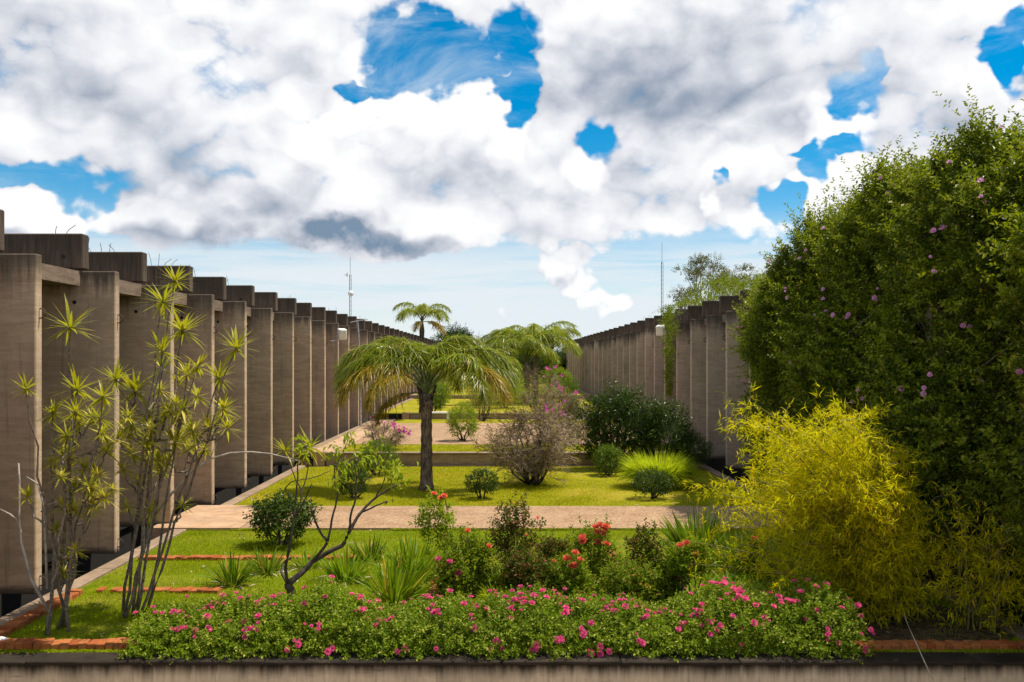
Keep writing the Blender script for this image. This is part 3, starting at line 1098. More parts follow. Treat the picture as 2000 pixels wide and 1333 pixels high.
def shrub(name, label, cat, base, w, h, mat, seed, nsh=500, leaf=(.05, .025), slen=.14, nleaf=7, z0=.03, depth=None, stems=5, bark='bark_dark',
          group=None, lump=.25, inner=.5, spread=.9, freq=2.4, flat=-.85, up=.5):
    rng = np.random.default_rng(seed)
    t = thing(name, label, cat, base, group)
    c = np.array([0, 0, z0 * h + h * (1 - z0) * .5])
    rad = np.array([w / 2, (depth or w) / 2, h * (1 - z0) * .5]) * .92
    P, d = crown_points(rng, nsh, c, rad, inner, lump, freq, seed, flat)
    P, d = clip_ground(P, d)
    g = Geo()
    shoots(g, rng, P, d * .8 + [0, 0, .45] + rng.normal(0, .35, d.shape), slen, nleaf, leaf[0], leaf[1], spread, up)
    part("foliage", g, L[mat], t)
    for k in range(stems):
        a = rng.uniform(0, 6.28)
        g = Geo()
        e = c + rad * unit(np.array([math.cos(a), math.sin(a), rng.uniform(.1, .9)])) * .7
        pts = curved((math.cos(a) * .05 * w, math.sin(a) * .05 * w, -.02), e, rng, .1)
        g.tube(pts, np.linspace(.022 * w + .008, .006, len(pts)), 5)
        part("stem", g, M[bark], t)
    return t


def put_blooms(t, meshes, pts, dirs, r0, r1, rng, name="flower"):
    for p, d in zip(pts, dirs):
        link(name, meshes[int(rng.integers(len(meshes)))], t, tuple(p), facing(tuple(d)), float(rng.uniform(r0, r1)))


PINK = [bloom_mesh("flower", L['pink'], s) for s in (1, 2, 3)]
CORAL = [bloom_mesh("flower", L['coral'], s) for s in (4, 5)]
FIVE = ((5, 1.0, 25), (3, .4, 70))
MAUVE = [bloom_mesh("flower", L['mauve'], s, FIVE) for s in (6, 7)]
MAGENTA = [bloom_mesh("flower", L['magenta'], s, FIVE) for s in (8, 9)]
YELLOW = [bloom_mesh("flower", L['yellow'], 10)]

# clipped shrubs dotted over the middle lawn
shrub("bush", "glossy dark green bush with flared top just before the path", "bush", gpt(552, 1066), 1.1, .88, 'bush_dark', 11, 460, (.10, .046), .2, lump=.35, z0=.16)
shrub("bush", "small round dark bush right of the palm's foot", "bush", gpt(941, 975), .82, .76, 'bush_dark', 12, 420, (.06, .03), .11, z0=.12)
shrub("bush", "round dark bush standing in front of the pale fountain grass", "bush", gpt(1275, 976), 1.0, .72, 'bush_dark', 13, 560, (.055, .027), .13, z0=.08)
shrub("bush", "small green bush left of the fountain grass by the gutter", "bush", gpt(1190, 930), .95, .92, 'bush_mid', 14, 620, (.065, .03), .14)
shrub("bush", "dark bush in the shade behind the bare crooked tree", "bush", gpt(690, 974), .86, .92, 'bush_dark', 15, 460, (.06, .03), .13)
shrub("bush", "broad green bush against the low retaining wall left of the palm", "bush", gpt(738, 929), 1.28, 1.12, 'bush_mid', 16, 620, (.065, .03), .16)
shrub("bush", "upright yellow green bush standing alone on the paved court", "bush", gpt(905, 862, Z1), 1.3, 1.45, 'bush_lime', 17, 620, (.085, .036), .2)
shrub("bush", "tall dark glossy shrub clump against the right facade", "bush", (3.85, 31.35, 0), 3.0, 2.6, 'bush_dark', 18, 2800, (.11, .046), .34, depth=1.6, lump=.3, freq=3.2, stems=9)
shrub("bush", "dark glossy shrub at the right end of the tall shrub clump", "bush", (5.45, 31.4, 0), 1.8, 2.2, 'bush_dark', 19, 1300, (.095, .04), .28, depth=1.6, lump=.32, freq=3., stems=6)
shrub("bush", "low spreading dark shrub beside the bollard", "bush", (6.2, 31.2, 0), 1.15, 1.25, 'bush_dark', 20, 620, (.085, .034), .24, lump=.4)
shrub("bush", "green bush on the upper lawn beside the left facade", "bush", gpt(845, 808, Z2), 1.5, 1.75, 'bush_mid', 21, 500, (.11, .05), .24)
shrub("bush", "second green bush on the upper lawn behind the palm trunk", "bush", gpt(858, 797, Z2), 1.4, 1.8, 'bush_lime', 22, 500, (.11, .05), .24)
shrub("bush", "thin yellow leaved shrub at the foot of the far wall", "bush", (-1.05, 50.2, Z1), 1.9, 2.0, 'twig_leaf', 23, 420, (.11, .04), .35, inner=.3, lump=.4)


def fountain(name, label, cat, base, w, h, mat, seed, n, width, droop=.9, base_r=.18, tall=1.0):
    rng = np.random.default_rng(seed)
    t = thing(name, label, cat, base)
    a = rng.uniform(0, 6.28, n)
    e = np.arccos(rng.uniform(.03, .5, n))
    A = np.stack([np.cos(a) * np.cos(e), np.sin(a) * np.cos(e), np.sin(e)], 1)
    r = np.sqrt(rng.uniform(0, 1, n)) * base_r
    P = np.stack([np.cos(a) * r, np.sin(a) * r, np.zeros(n) - .01], 1)
    g = Geo()
    blades(g, P, A, rng.uniform(.7, 1.1, n) * max(w * .62, h), width, rng.uniform(.3, 1.05, n) * droop, 6, rng)
    part("leaf_tuft", g, L[mat], t)
    return t


fountain("fountain_grass", "pale green mounded fountain grass on the middle lawn", "grass", gpt(1286, 952), 2.2, 1.4, 'fountain', 31, 5200, .02, .8, .5)


def strap_clump(label, px, py, w, h, n, mat, seed, lean=(0, 0), base_r=None, width=.034):
    """clump of stiff strap leaves that fan out"""
    rng = np.random.default_rng(seed)
    t = thing("strap_leaf_clump", label, "plant", gpt(px, py), "strap leaved clumps in the front lawn")
    a = rng.uniform(0, 6.28, n)
    e = np.clip(rng.normal(1.05, .27, n), .35, 1.5)
    A = np.stack([np.cos(a) * np.cos(e) + lean[0], np.sin(a) * np.cos(e) + lean[1], np.sin(e)], 1)
    br = base_r or w * .22
    r = np.sqrt(rng.uniform(0, 1, n)) * br
    P = np.stack([np.cos(a) * r, np.sin(a) * r, np.zeros(n) - .01], 1)
    ln = rng.uniform(.75, 1.12, n) * np.maximum(h, w * .5)
    g = Geo()
    blades(g, P, A, ln, width * rng.uniform(.7, 1.2, n), np.abs(rng.normal(.16, .10, n)), 4, rng)
    part("leaf_fan", g, L[mat], t)
    dn = max(6, n // 12)
    a = rng.uniform(0, 6.28, dn)
    g = Geo()
    blades(g, np.stack([np.cos(a) * br, np.sin(a) * br, a * 0], 1), np.stack([np.cos(a), np.sin(a), a * 0 + .35], 1), h * .55, width, .35, 3, rng)
    part("dry_leaf", g, M['straw'], t)
    return t


strap_clump("leftmost strap leaved clump, dark and low on the lawn", 455, 1141, .78, .56, 90, 'strap_dark', 41)
strap_clump("small strap leaved clump just right of the leftmost one", 522, 1119, .62, .50, 70, 'strap_dark', 42)
strap_clump("strap leaved clump behind the bare tree's trunk", 676, 1133, .85, .66, 110, 'strap', 43)
strap_clump("dense bright strap leaved clump directly behind the pink hedge", 772, 1178, .92, .92, 170, 'strap', 44, (.12, 0))
strap_clump("tallest strap leaved clump at the left edge of the rose bed", 812, 1128, 1.15, .82, 190, 'strap', 45, (.15, 0))
strap_clump("half yellow strap leaved clump behind the two bright ones", 722, 1098, .8, .55, 80, 'strap_dark', 46)
strap_clump("thin strap leaved clump with yellow tips before the path", 600, 1108, .7, .45, 50, 'strap', 47)
strap_clump("large dark strap leaved clump under the bamboo's left edge", 1362, 1092, 1.35, 1.05, 230, 'strap_dark', 48, (-.06, 0), width=.05)
strap_clump("shaded strap leaved clump beneath the yellow bamboo", 1440, 1112, 1.1, .8, 120, 'strap_dark', 49, width=.045)


# ------------------------------------------------------------------ rose bed
def rose(label, px, py, top, wpx, mat, seed, blooms=(), n=230, stem_only=0.0, meshes=CORAL, lean=0.0, br=(.045, .06)):
    b = gpt(px, py)
    D = b.y
    h = (py - top) / FOC * D
    w = wpx / FOC * D
    rng = np.random.default_rng(seed)
    t = thing("rose_bush", label, "rose bush", b, "rose bushes in the central bed")
    lo = stem_only * h
    c = np.array([lean * h, 0, lo + (h - lo) * .5])
    rad = np.array([w * .5, w * .45, (h - lo) * .5])
    P, d = crown_points(rng, int(n * 1.7), c, rad, .3, .4, 2.6, seed, -.95)
    P, d = clip_ground(P, d)
    g = Geo()
    shoots(g, rng, P, d * .5 + [0, 0, .7] + rng.normal(0, .4, d.shape), .14, 7, .066, .040, .9, .6)
    part("foliage", g, L[mat], t)
    for k in range(6):
        e = c + rad * rng.uniform(-.7, .7, 3) + [0, 0, rad[2] * .3]
        pts = curved((rng.normal(0, .04), rng.normal(0, .04), -.02), e, rng, .08)
        g = Geo()
        g.tube(pts, np.linspace(.012, .004, len(pts)), 4)
        part("stem", g, M['bark_dark'], t)
    for (bx, by) in blooms:
        p = wpt(bx, by, D - w * .3) - b
        dd = unit(np.array([p.x - c[0], p.y - c[1] - .2, .5 + rng.uniform(0, .3)]))
        link("flower", meshes[int(rng.integers(len(meshes)))], t, p, facing(tuple(dd)), float(rng.uniform(*br)))
        q = c + np.array([rng.normal(0, .05), rng.normal(0, .05), -rad[2] * .3])
        g = Geo()
        g.tube(curved(q, np.array(p), rng, .06, 5), np.linspace(.007, .004, 5), 4)
        part("flower_stem", g, M['stem_green'], t)
    return t


rose("slender pale green rose with orange blooms leaning left above the path", 902, 1150, 972, 64, 'rose_light', 51,
     [(848, 965), (861, 973), (868, 969)], 120, .45, lean=-.28)
rose("leafy rose with one scarlet bloom at the bed's left edge", 918, 1165, 1046, 96, 'rose_mid', 52, [(914, 1037), (955, 1067)], 300)
rose("tall bronze leaved rose with upright shoots left of the coral blooms", 1003, 1152, 985, 84, 'rose_dark', 53, [(1030, 1046), (1050, 1012)], 260, .12, br=(.025, .032))
rose("dark bushy rose low in the middle of the bed", 1032, 1180, 1082, 112, 'rose_dark', 54, [(1024, 1104), (1082, 1096)], 330, br=(.03, .035))
rose("rose crowned by large clusters of coral blooms", 1158, 1156, 1030, 92, 'rose_mid', 55,
     [(1163, 1030), (1172, 1026), (1180, 1032), (1168, 1040), (1176, 1042), (1184, 1028), (1137, 1050), (1139, 1058), (1166, 1059), (1173, 1060), (1186, 1063)], 260, .1, br=(.055, .075))
rose("rose with low coral blooms before the big coral clusters", 1112, 1184, 1098, 92, 'rose_mid', 56,
     [(1124, 1080), (1108, 1091), (1122, 1104), (1134, 1094), (1119, 1107)], 240, br=(.055, .07))
rose("bronze topped rose with bare upright shoots right of the coral clusters", 1272, 1166, 1028, 60, 'rose_dark', 57, [(1262, 1068)], 150, .1, lean=-.1, br=(.02, .03))
rose("standard rose with round pale crown on a single bare stem", 1345, 1182, 1066, 86, 'rose_light', 58, [(1328, 1066), (1340, 1061), (1358, 1083)], 240, .48)
rose("low tangled rose with small yellow blooms near the hedge", 1232, 1186, 1104, 116, 'rose_mid', 59, [(1264, 1144), (1268, 1147), (1240, 1172)], 300, meshes=YELLOW, br=(.03, .04))
rose("small rose with one red bloom under the bamboo", 1478, 1130, 1056, 62, 'rose_mid', 60, [(1475, 1052)], 170)
rose("purple flowered rose beside the orange brick band", 884, 1176, 1092, 60, 'rose_mid', 61, [(856, 1092), (878, 1097), (897, 1117), (892, 1122)], 160, meshes=PINK)
rose("loose leafy rose between the standard rose and the yellow flowered one", 1302, 1170, 1080, 74, 'rose_mid', 62, [(1320, 1130)], 200, meshes=PINK, br=(.03, .035))
rose("thin dark rose at the back edge of the bed", 1082, 1120, 1052, 70, 'rose_dark', 63, [(1085, 1090)], 170, br=(.025, .03))

# grassy ground cover between the roses
rng = np.random.default_rng(70)
n = 9000
X = rng.uniform(-.95, 4.2, n)
Y = rng.uniform(13.0, 16.6, n)
keep = (smooth_noise(np.stack([X, Y, X * 0], 1), 2.2, 9) > -.25) & (Y < 16.9 - .25 * np.maximum(0, X - 1.0))
X, Y = X[keep], Y[keep]
n = len(X)
a = rng.uniform(0, 6.28, n)
e = rng.uniform(.6, 1.4, n)
g = Geo()
blades(g, np.stack([X, Y, X * 0], 1), np.stack([np.cos(a) * np.cos(e), np.sin(a) * np.cos(e), np.sin(e)], 1), rng.uniform(.14, .42, n), .017, rng.uniform(.2, .6, n), 3, rng)
o = part("ground_cover", g, L['strap'])
o["kind"] = "stuff"
o["label"] = "long loose grass growing between the roses"
for lab, px, py, sd in (("bright arching grass tuft left of the dark bushy rose", 972, 1186, 71), ("arching grass tuft behind the bright one in the rose bed", 985, 1150, 72),
                        ("arching grass tuft between the coral roses", 1092, 1150, 73)):
    fountain("grass_tuft", lab, "grass", gpt(px, py), .75, .5, 'fountain', sd, 260, .016, .75, .14)

# ------------------------------------------------------------------ pink rose hedge along the front
HX0, HX1 = -4.55, 4.45


def hedge_top(x):
    return .385 + .07 * np.sin(x * 2.3 + 1) + .05 * np.sin(x * 3.7 + 4) + .06 * np.sin(x * 5.1) + .03 * np.sin(x * 11.0 + 2) + .20 * np.clip((x - 2.6) / 1.4, 0, 1) - .12 * np.clip((x - 4.0) / .5, 0, 1) ** 2 - .14 * np.clip((-3.9 - x) / .6, 0, 1)


t = thing("rose_hedge", "long low hedge of pink pompon roses along the front wall", "hedge", (0, 12.15, 0))
rng = np.random.default_rng(80)
n = 9500
x = rng.uniform(HX0, HX1, n)
th = rng.uniform(-.12, math.pi * .93, n)
rr = .40 + .62 * rng.uniform(0, 1, n) ** .6
lump = 1 + .16 * smooth_noise(np.stack([x, th, th * 0], 1), 3.2, 5) + .10 * smooth_noise(np.stack([x * 2.5, th * 2, th * 0], 1), 4.0, 6)
hy = -np.cos(th) * .70 * rr * lump
hz = np.maximum(.02, .06 + np.sin(th) * hedge_top(x) * rr * lump)
P = np.stack([x, hy, hz], 1)
d = unit(np.stack([rng.normal(0, .3, n), -np.cos(th), np.sin(th) + .25], 1))
g = Geo()
shoots(g, rng, P, d + rng.normal(0, .35, d.shape), .15, 8, .056, .033, .95, .6)
part("foliage", g, L['hedge'], t)
g = Geo()
for k in range(240):
    xx = rng.uniform(HX0 + .1, HX1 - .1)
    e = (xx + rng.normal(0, .15), rng.uniform(-.6, .6), hedge_top(xx) * rng.uniform(.5, 1.15))
    g.tube(curved((xx, rng.uniform(-.3, .3), -.02), e, rng, .08, 5), np.linspace(.009, .004, 5), 3)
part("stem_tangle", g, M['bark_dark'], t)
nb = 290
cx = rng.uniform(HX0 + .05, HX1 + .05, 120)
ct = np.where(rng.uniform(size=120) < .62, rng.uniform(.9, 2.0, 120), rng.uniform(.0, 1.1, 120))
ci = rng.integers(0, 120, nb)
x = cx[ci] + rng.normal(0, .07, nb)
th = ct[ci] + rng.normal(0, .10, nb)
rr = rng.uniform(1.02, 1.12, nb)
P = np.stack([x, -np.cos(th) * .70 * rr, .08 + np.sin(th) * hedge_top(x) * rr + np.where(th > .9, rng.uniform(0, .09, nb), 0)], 1)
d = unit(np.stack([rng.normal(0, .3, nb), -np.cos(th) - .2, np.sin(th) + .3], 1))
put_blooms(t, PINK, P, d, .017, .048, rng)

# lanky shoots that rise above the hedge, each with a flower
g = Geo()
tipP, tipD = [], []
for k in range(64):
    xx = rng.uniform(HX0 + .2, HX1)
    y0 = rng.uniform(-.55, .5)
    zt = hedge_top(xx) * math.sqrt(max(.05, 1 - (y0 / .72) ** 2))
    up = rng.uniform(.08, .26)
    a = np.array([xx, y0, zt - .05])
    b = a + [rng.normal(0, .06), rng.normal(0, .06), up + .05]
    link_pts = curved(a, b, rng, .08, 5)
    gg = Geo()
    gg.tube(link_pts, np.linspace(.006, .003, 5), 3)
    part("flower_stem", gg, M['stem_green'], t)
    shoots(g, rng, link_pts[1:4], np.repeat((b - a)[None], 3, 0), .06, 3, .05, .03, 1.0, .6)
    tipP.append(b)
    tipD.append(unit(np.array([rng.normal(0, .3), -.35, 1.0])))
part("foliage", g, L['hedge'], t)
put_blooms(t, PINK, tipP, tipD, .026, .046, rng)

# ------------------------------------------------------------------ dracaenas
def rosette_leaf(seed):
    r = np.random.default_rng(seed)
    g = Geo()
    blades(g, [(0, 0, 0)], [(1, 0, 0)], 1.0, .12, .06 + .10 * seed, 4, tip=1.15)
    return g.mesh("leaf", L['drac'])


RLEAF = [rosette_leaf(s) for s in (0, 1, 2)]


def rosette_dirs(rng, n):
    u = rng.uniform(-.55, .98, n)
    a = np.arange(n) * 2.39996 + rng.uniform(0, 6.28)
    s = np.sqrt(1 - u * u)
    return np.stack([np.cos(a) * s, np.sin(a) * s, u], 1)


def rosette(t, p, r, rng, split):
    """star of stiff pointed leaves at a stem's end"""
    n = int(rng.integers(36, 44))
    dirs = rosette_dirs(rng, n)
    ln = r * rng.uniform(.75, 1.1, n)
    if split:
        g = Geo()
        g.tube([(0, 0, -.05), (0, 0, .02), (0, 0, .05)], [.014, .022, .01], 6)
        ro = part("leaf_rosette", g, M['stem_green'], t, loc=tuple(p))
        for d, s in zip(dirs, ln):
            d = Vector(d)
            q = d.to_track_quat('X', 'Z')
            link("leaf", RLEAF[int(rng.integers(3))], ro, tuple(d * .012), q.to_euler(), (float(s), float(s) * .95, float(s)))
    else:
        g = Geo()
        blades(g, dirs * .012, dirs, ln, ln * .12, rng.uniform(.02, .24, n), 4, tip=1.15)
        part("leaf_rosette", g, L['drac'], t, loc=tuple(p))


def dracaena(label, base, D, heads, seed, nsplit, forks):
    rng = np.random.default_rng(seed)
    t = thing("dracaena", label, "dracaena", base, "dracaenas at the left of the garden")
    b = Vector(base)
    tips = []
    if len(heads) > 10:
        for k in range(16):
            q, w2 = heads[int(rng.integers(1, len(heads)))], heads[int(rng.integers(1, len(heads)))]
            heads = heads + [(q[0] * .6 + w2[0] * .4 + rng.normal(0, 14), q[1] * .6 + w2[1] * .4 + rng.normal(0, 16), rng.uniform(22, 32))]
    heads = sorted(heads, key=lambda h: -h[2])
    for i, (px, py, r) in enumerate(heads):
        dd = D + rng.uniform(-.75, .75)
        p = np.array(wpt(px, py, dd) - b)
        rosette(t, p, 1.3 * r / FOC * dd, rng, i < nsplit)
        tips.append(p)
    # stems rise from the foot, crook and fork towards the rosettes
    roots = []
    for k in range(forks):
        a = rng.uniform(0, 6.28)
        roots.append(np.array([math.cos(a) * rng.uniform(.03, .24), math.sin(a) * .2, -.03]))
    mains = []
    order = sorted(range(len(tips)), key=lambda i: -tips[i][2])
    for j, i in enumerate(order):
        p = tips[i]
        if j < forks:
            r0 = roots[j]
            mid = r0 * .5 + p * np.array([.45, .45, 0]) + np.array([0, 0, p[2] * .42]) + rng.normal(0, .05, 3)
            s = np.linspace(0, 1, 11)[:, None]
            pts = (1 - s) ** 2 * r0 + 2 * s * (1 - s) * mid + s ** 2 * p
            pts[1:-1] += rng.normal(0, .022, (9, 3))
            g = Geo()
            g.tube(pts, np.linspace(.023, .009, 11), 6)
            part("stem", g, M['bark_grey'], t, True)
            mains.append(pts)
        else:
            # branch off the nearest main stem below the head
            best, bp = 1e9, None
            for mpts in mains:
                for q in mpts[2:9]:
                    if q[2] < p[2] - .12:
                        dist = np.linalg.norm(p - q) + abs(.45 - np.linalg.norm(p - q)) * .4
                        if dist < best:
                            best, bp = dist, q
            if bp is None:
                bp = roots[j % forks]
            s = np.linspace(0, 1, 7)[:, None]
            mid = bp * .55 + p * .45 + np.array([(p[0] - bp[0]) * .25, 0, -.08])
            pts = (1 - s) ** 2 * bp + 2 * s * (1 - s) * mid + s ** 2 * p
            pts[1:-1] += rng.normal(0, .012, (5, 3))
            g = Geo()
            g.tube(pts, np.linspace(.017, .009, 7), 5)
            part("branch", g, M['bark_grey'], t, True)
            mains.append(pts)
    return t


A_HEADS = [(137, 641, 50), (51, 761, 30), (150, 763, 40), (201, 776, 34), (148, 806, 32), (195, 818, 30), (152, 824, 28), (130, 852, 30), (130, 890, 28),
           (208, 884, 26), (166, 916, 26), (120, 932, 24), (204, 972, 26), (54, 972, 24), (110, 1036, 20), (176, 1004, 22), (124, 1120, 28), (148, 1076, 20), (176, 956, 20),
           (100, 905, 22), (190, 930, 24), (220, 955, 22)]
B_HEADS = [(342, 550, 34), (318, 591, 46), (356, 647, 46), (317, 687, 36), (462, 682, 42), (226, 743, 40), (386, 717, 32), (365, 733, 30), (317, 722, 30), (427, 740, 34),
           (264, 766, 44), (312, 762, 28), (436, 799, 32), (290, 808, 34), (323, 814, 34), (250, 814, 30), (254, 830, 32), (408, 836, 32), (438, 806, 28), (444, 838, 28),
           (376, 844, 32), (340, 864, 32), (384, 868, 30), (308, 896, 28), (288, 878, 30), (240, 916, 26), (292, 1004, 28), (248, 992, 22), (356, 988, 22), (256, 888, 28),
           (300, 840, 30), (350, 815, 30), (230, 860, 26), (400, 880, 24), (330, 905, 24), (270, 940, 24)]
dracaena("many stemmed dracaena at the left corner nearest the front wall", gpt(108, 1236), 12.6, A_HEADS, 101, 8, 7)
dracaena("taller many stemmed dracaena left of the pink hedge", gpt(254, 1200), 13.5, B_HEADS, 102, 8, 9)
dracaena("slender dracaena with two yellowish heads beside the kerb", (-4.95, 22.9 + .6, 0), 24.0, [(557, 881, 30), (606, 874, 38), (590, 895, 26)], 103, 3, 2)
# long bare branch that reaches right from the taller dracaena
t = thing("fallen_branch", "long bare pale branch reaching right from the taller dracaena", "branch", (0, 0, 0))
pts = [wpt(x, y, d) for x, y, d in ((300, 1010, 13.5), (335, 965, 13.5), (372, 925, 13.5), (410, 897, 13.5), (450, 885, 13.5), (490, 883, 13.6), (530, 887, 13.7), (562, 895, 13.8), (588, 902, 13.9))]
g = Geo()
g.tube(pts, np.linspace(.02, .008, len(pts)), 6)
part("wood", g, M['bark_pale'], t, True)
g = Geo()
g.tube([wpt(410, 897, 13.5), wpt(425, 860, 13.5), wpt(452, 822, 13.5)], [.01, .008, .005], 5)
part("twig", g, M['bark_pale'], t, True)
# bleached dead stems in the front dracaena
t = thing("dead_stem", "bleached dead stem standing left of the front dracaena", "branch", (0, 0, 0))
for path, r in (([(95, 1195), (60, 1130), (42, 1060), (37, 1000), (38, 940), (36, 905)], .022), ([(37, 1020), (20, 1005), (-6, 992)], .014),
                ([(92, 1150), (88, 1040), (86, 990), (74, 945), (52, 932)], .018), ([(80, 1000), (96, 985), (112, 980)], .01)):
    pts = [wpt(x, y, 12.55) for x, y in path]
    g = Geo()
    g.tube(pts, np.linspace(r, r * .5, len(pts)), 6)
    part("limb", g, M['bark_pale'], t, True)

# ------------------------------------------------------------------ crooked half-bare tree behind the hedge
t = thing("crooked_tree", "small crooked half bare tree behind the pink hedge", "tree", gpt(568, 1183))
tb = Vector(t.location)
DT = 14.0
trng = np.random.default_rng(111)
LIMBS = [("trunk", [(568, 1185, 0), (571, 1160, 0), (563, 1140, 0)], .075, .06),
         ("limb", [(563, 1142, 0), (590, 1118, .05), (612, 1096, .1), (640, 1078, .1), (668, 1068, .1), (682, 1040, .1), (700, 1005, .15), (735, 970, .2), (775, 948, .2)], .05, .014),
         ("limb", [(563, 1142, 0), (556, 1110, -.05), (564, 1080, -.1), (575, 1010, -.1), (580, 960, -.1), (583, 895, -.1)], .028, .010),
         ("limb", [(575, 1010, -.1), (592, 985, -.15), (609, 945, -.2)], .018, .007),
         ("limb", [(563, 1142, 0), (549, 1120, .1), (553, 1098, .15), (570, 1088, .15)], .022, .012),
         ("limb", [(612, 1096, .1), (628, 1076, .05), (640, 1058, 0), (625, 1040, 0), (612, 1012, -.05), (608, 990, -.05)], .026, .012),
         ("limb", [(640, 1058, 0), (650, 1010, 0), (660, 965, 0), (665, 930, 0), (655, 905, 0)], .018, .008),
         ("limb", [(682, 1040, .1), (684, 1010, .05), (695, 975, .05), (697, 930, .05), (690, 900, 0)], .02, .008),
         ("limb", [(700, 1005, .15), (730, 990, .2), (760, 978, .2), (752, 985, .25)], .016, .007),
         ("limb", [(655, 950, 0), (652, 915, .1), (672, 880, .1), (680, 860, .1)], .012, .006),
         ("limb", [(735, 970, .2), (752, 935, .15), (758, 905, .1)], .012, .006),
         ("limb", [(568, 975, -.1), (555, 955, -.2), (570, 940, -.25), (610, 935, -.3), (645, 920, -.3)], .01, .005),
         ("limb", [(697, 960, .05), (722, 930, .1), (740, 922, .1), (755, 925, .1)], .009, .005)]
for nm, path, r0, r1 in LIMBS:
    pts = np.array([wpt(x, y, DT + dy * 2) - tb for x, y, dy in path])
    # resample smoothly
    s = np.linspace(0, len(pts) - 1, len(pts) * 3)
    pts = np.stack([np.interp(s, np.arange(len(pts)), pts[:, k]) for k in range(3)], 1)
    k = pts.copy()
    k[1:-1] = (pts[:-2] + pts[1:-1] * 2 + pts[2:]) / 4
    k[1:-1] += trng.normal(0, .004, k[1:-1].shape)
    g = Geo()
    g.tube(k, np.linspace(r0, r1, len(k)), 7)
    part(nm, g, M['bark_dark'], t, True)
TIPLEAF = []
for k in range(4):
    g = Geo()
    leaf_quads(g, [(0, 0, 0)], [(1, 0, 0)], [(0, .3 * k - .4, 1)], 1.0, .36, droop=.12 + .1 * k)
    TIPLEAF.append(g.mesh("leaf", L['tip']))
for (x, y, w_, n_) in ((590, 872, 30, 34), (682, 856, 26, 26), (662, 882, 26, 26), (668, 915, 26, 30), (725, 878, 34, 36), (752, 905, 24, 22), (775, 915, 34, 40), (782, 945, 26, 22), (655, 938, 24, 20), (765, 932, 24, 24), (705, 898, 24, 20)):
    c = np.array(wpt(x, y, DT + trng.uniform(-.1, .4)) - tb)
    P = c + trng.normal(0, w_ / FOC * DT * .38, (n_, 3))
    A = np.stack([trng.normal(0, .7, n_), trng.normal(0, .7, n_), -np.abs(trng.normal(.5, .4, n_))], 1)
    for q, ax in zip(P, A):
        link("leaf", TIPLEAF[int(trng.integers(4))], t, tuple(q), (Vector(ax).to_track_quat('X', 'Z')).to_euler(), float(trng.uniform(.09, .15)))

# ------------------------------------------------------------------ palms
def frond_mesh(seed, Lf, e0, sag, mat, nleaf=70, leaf=.55, hang=1.05, wid=.030):
    """one arching feather frond; leaflets hang from both sides of the rib"""
    r = np.random.default_rng(seed)
    n = 16
    s = np.linspace(0, 1, n)
    ang = e0 - sag * s ** 1.35
    step = Lf / (n - 1)
    x = np.concatenate([[0], np.cumsum(np.cos(ang[:-1]) * step)])
    z = np.concatenate([[0], np.cumsum(np.sin(ang[:-1]) * step)])
    y = .06 * Lf * np.sin(s * 2.2) * r.normal(0, .6)
    R = np.stack([x, np.broadcast_to(y, x.shape), z], 1)
    g = Geo()
    t = np.repeat(np.linspace(.24, .995, nleaf), 4)
    m = len(t)
    side = np.tile([1, -1, 1, -1], nleaf)
    t = np.clip(t + r.normal(0, .006, m), 0, 1)
    P = np.stack([np.interp(t, s, R[:, k]) for k in range(3)], 1)
    T = unit(np.stack([np.interp(t, s, np.gradient(R[:, k])) for k in range(3)], 1))
    up = np.array([0, 0, 1.]) - T * T[:, 2:3]
    S = np.cross(T, unit(up))
    plane = np.tile([.15, .15, .75, .75], nleaf)
    A = S * side[:, None] * (.62 - plane * .25)[:, None] + T * .42 + unit(up) * plane[:, None] * .6 + r.normal(0, .3, (m, 3))
    prof = np.minimum(1, .2 + (t - .24) * 4.0) * np.sqrt(np.clip(1.08 - t, 0.02, 1))
    ln = leaf * prof * r.uniform(.6, 1.25, m) * 1.15
    blades(g, P, A, ln, wid, hang * r.uniform(.75, 1.2, m), 4, r)
    me_l = g
    g2 = Geo()
    g2.tube(R, np.linspace(.035, .006, n) * (Lf / 2.6), 5)
    return me_l.mesh("frond", mat), g2.mesh("midrib", M['stem_green'])


def palm(label, base, h, specs, trunk_r, bark, seed, group=None, lean=(0, 0), rough=True):
    rng = np.random.default_rng(seed)
    t = thing("palm_tree", label, "palm", base, group)
    n = 22
    s = np.linspace(0, 1, n)
    P = np.stack([lean[0] * s ** 1.5, lean[1] * s ** 1.5, s * h - .03], 1)
    r = trunk_r * (1 + .5 * np.exp(-s * 14) - .08 * s) * (1 + .05 * np.sin(np.arange(n) * 2.4)) * (1 + rng.normal(0, .025, n))
    r[-5:] *= np.array([1.0, 1.12, 1.18, 1.0, .6])
    g = Geo()
    g.tube(P, r, 12)
    part("trunk", g, M[bark], t, True)
    # old leaf bases below the crown
    if rough:
        for k in range(9):
            a = k * 2.4
            z = h - .12 - .09 * (k % 4)
            q = np.array([math.cos(a), math.sin(a), 0])
            c = np.array([lean[0], lean[1], z])
            g = Geo()
            g.tube([c + q * trunk_r * .7, c + q * trunk_r * 1.25 + [0, 0, .12], c + q * trunk_r * 1.6 + [0, 0, .34]], [.07, .05, .02], 5)
            part("leaf_base", g, M['bark_dark'], t, True)
    top = (lean[0], lean[1], h - .05)
    for (a, mesh_pair, sc) in specs:
        f = link("frond", mesh_pair[0], t, top, (rng.normal(0, .08), rng.normal(0, .06), a), sc)
        link("midrib", mesh_pair[1], f)
    return t


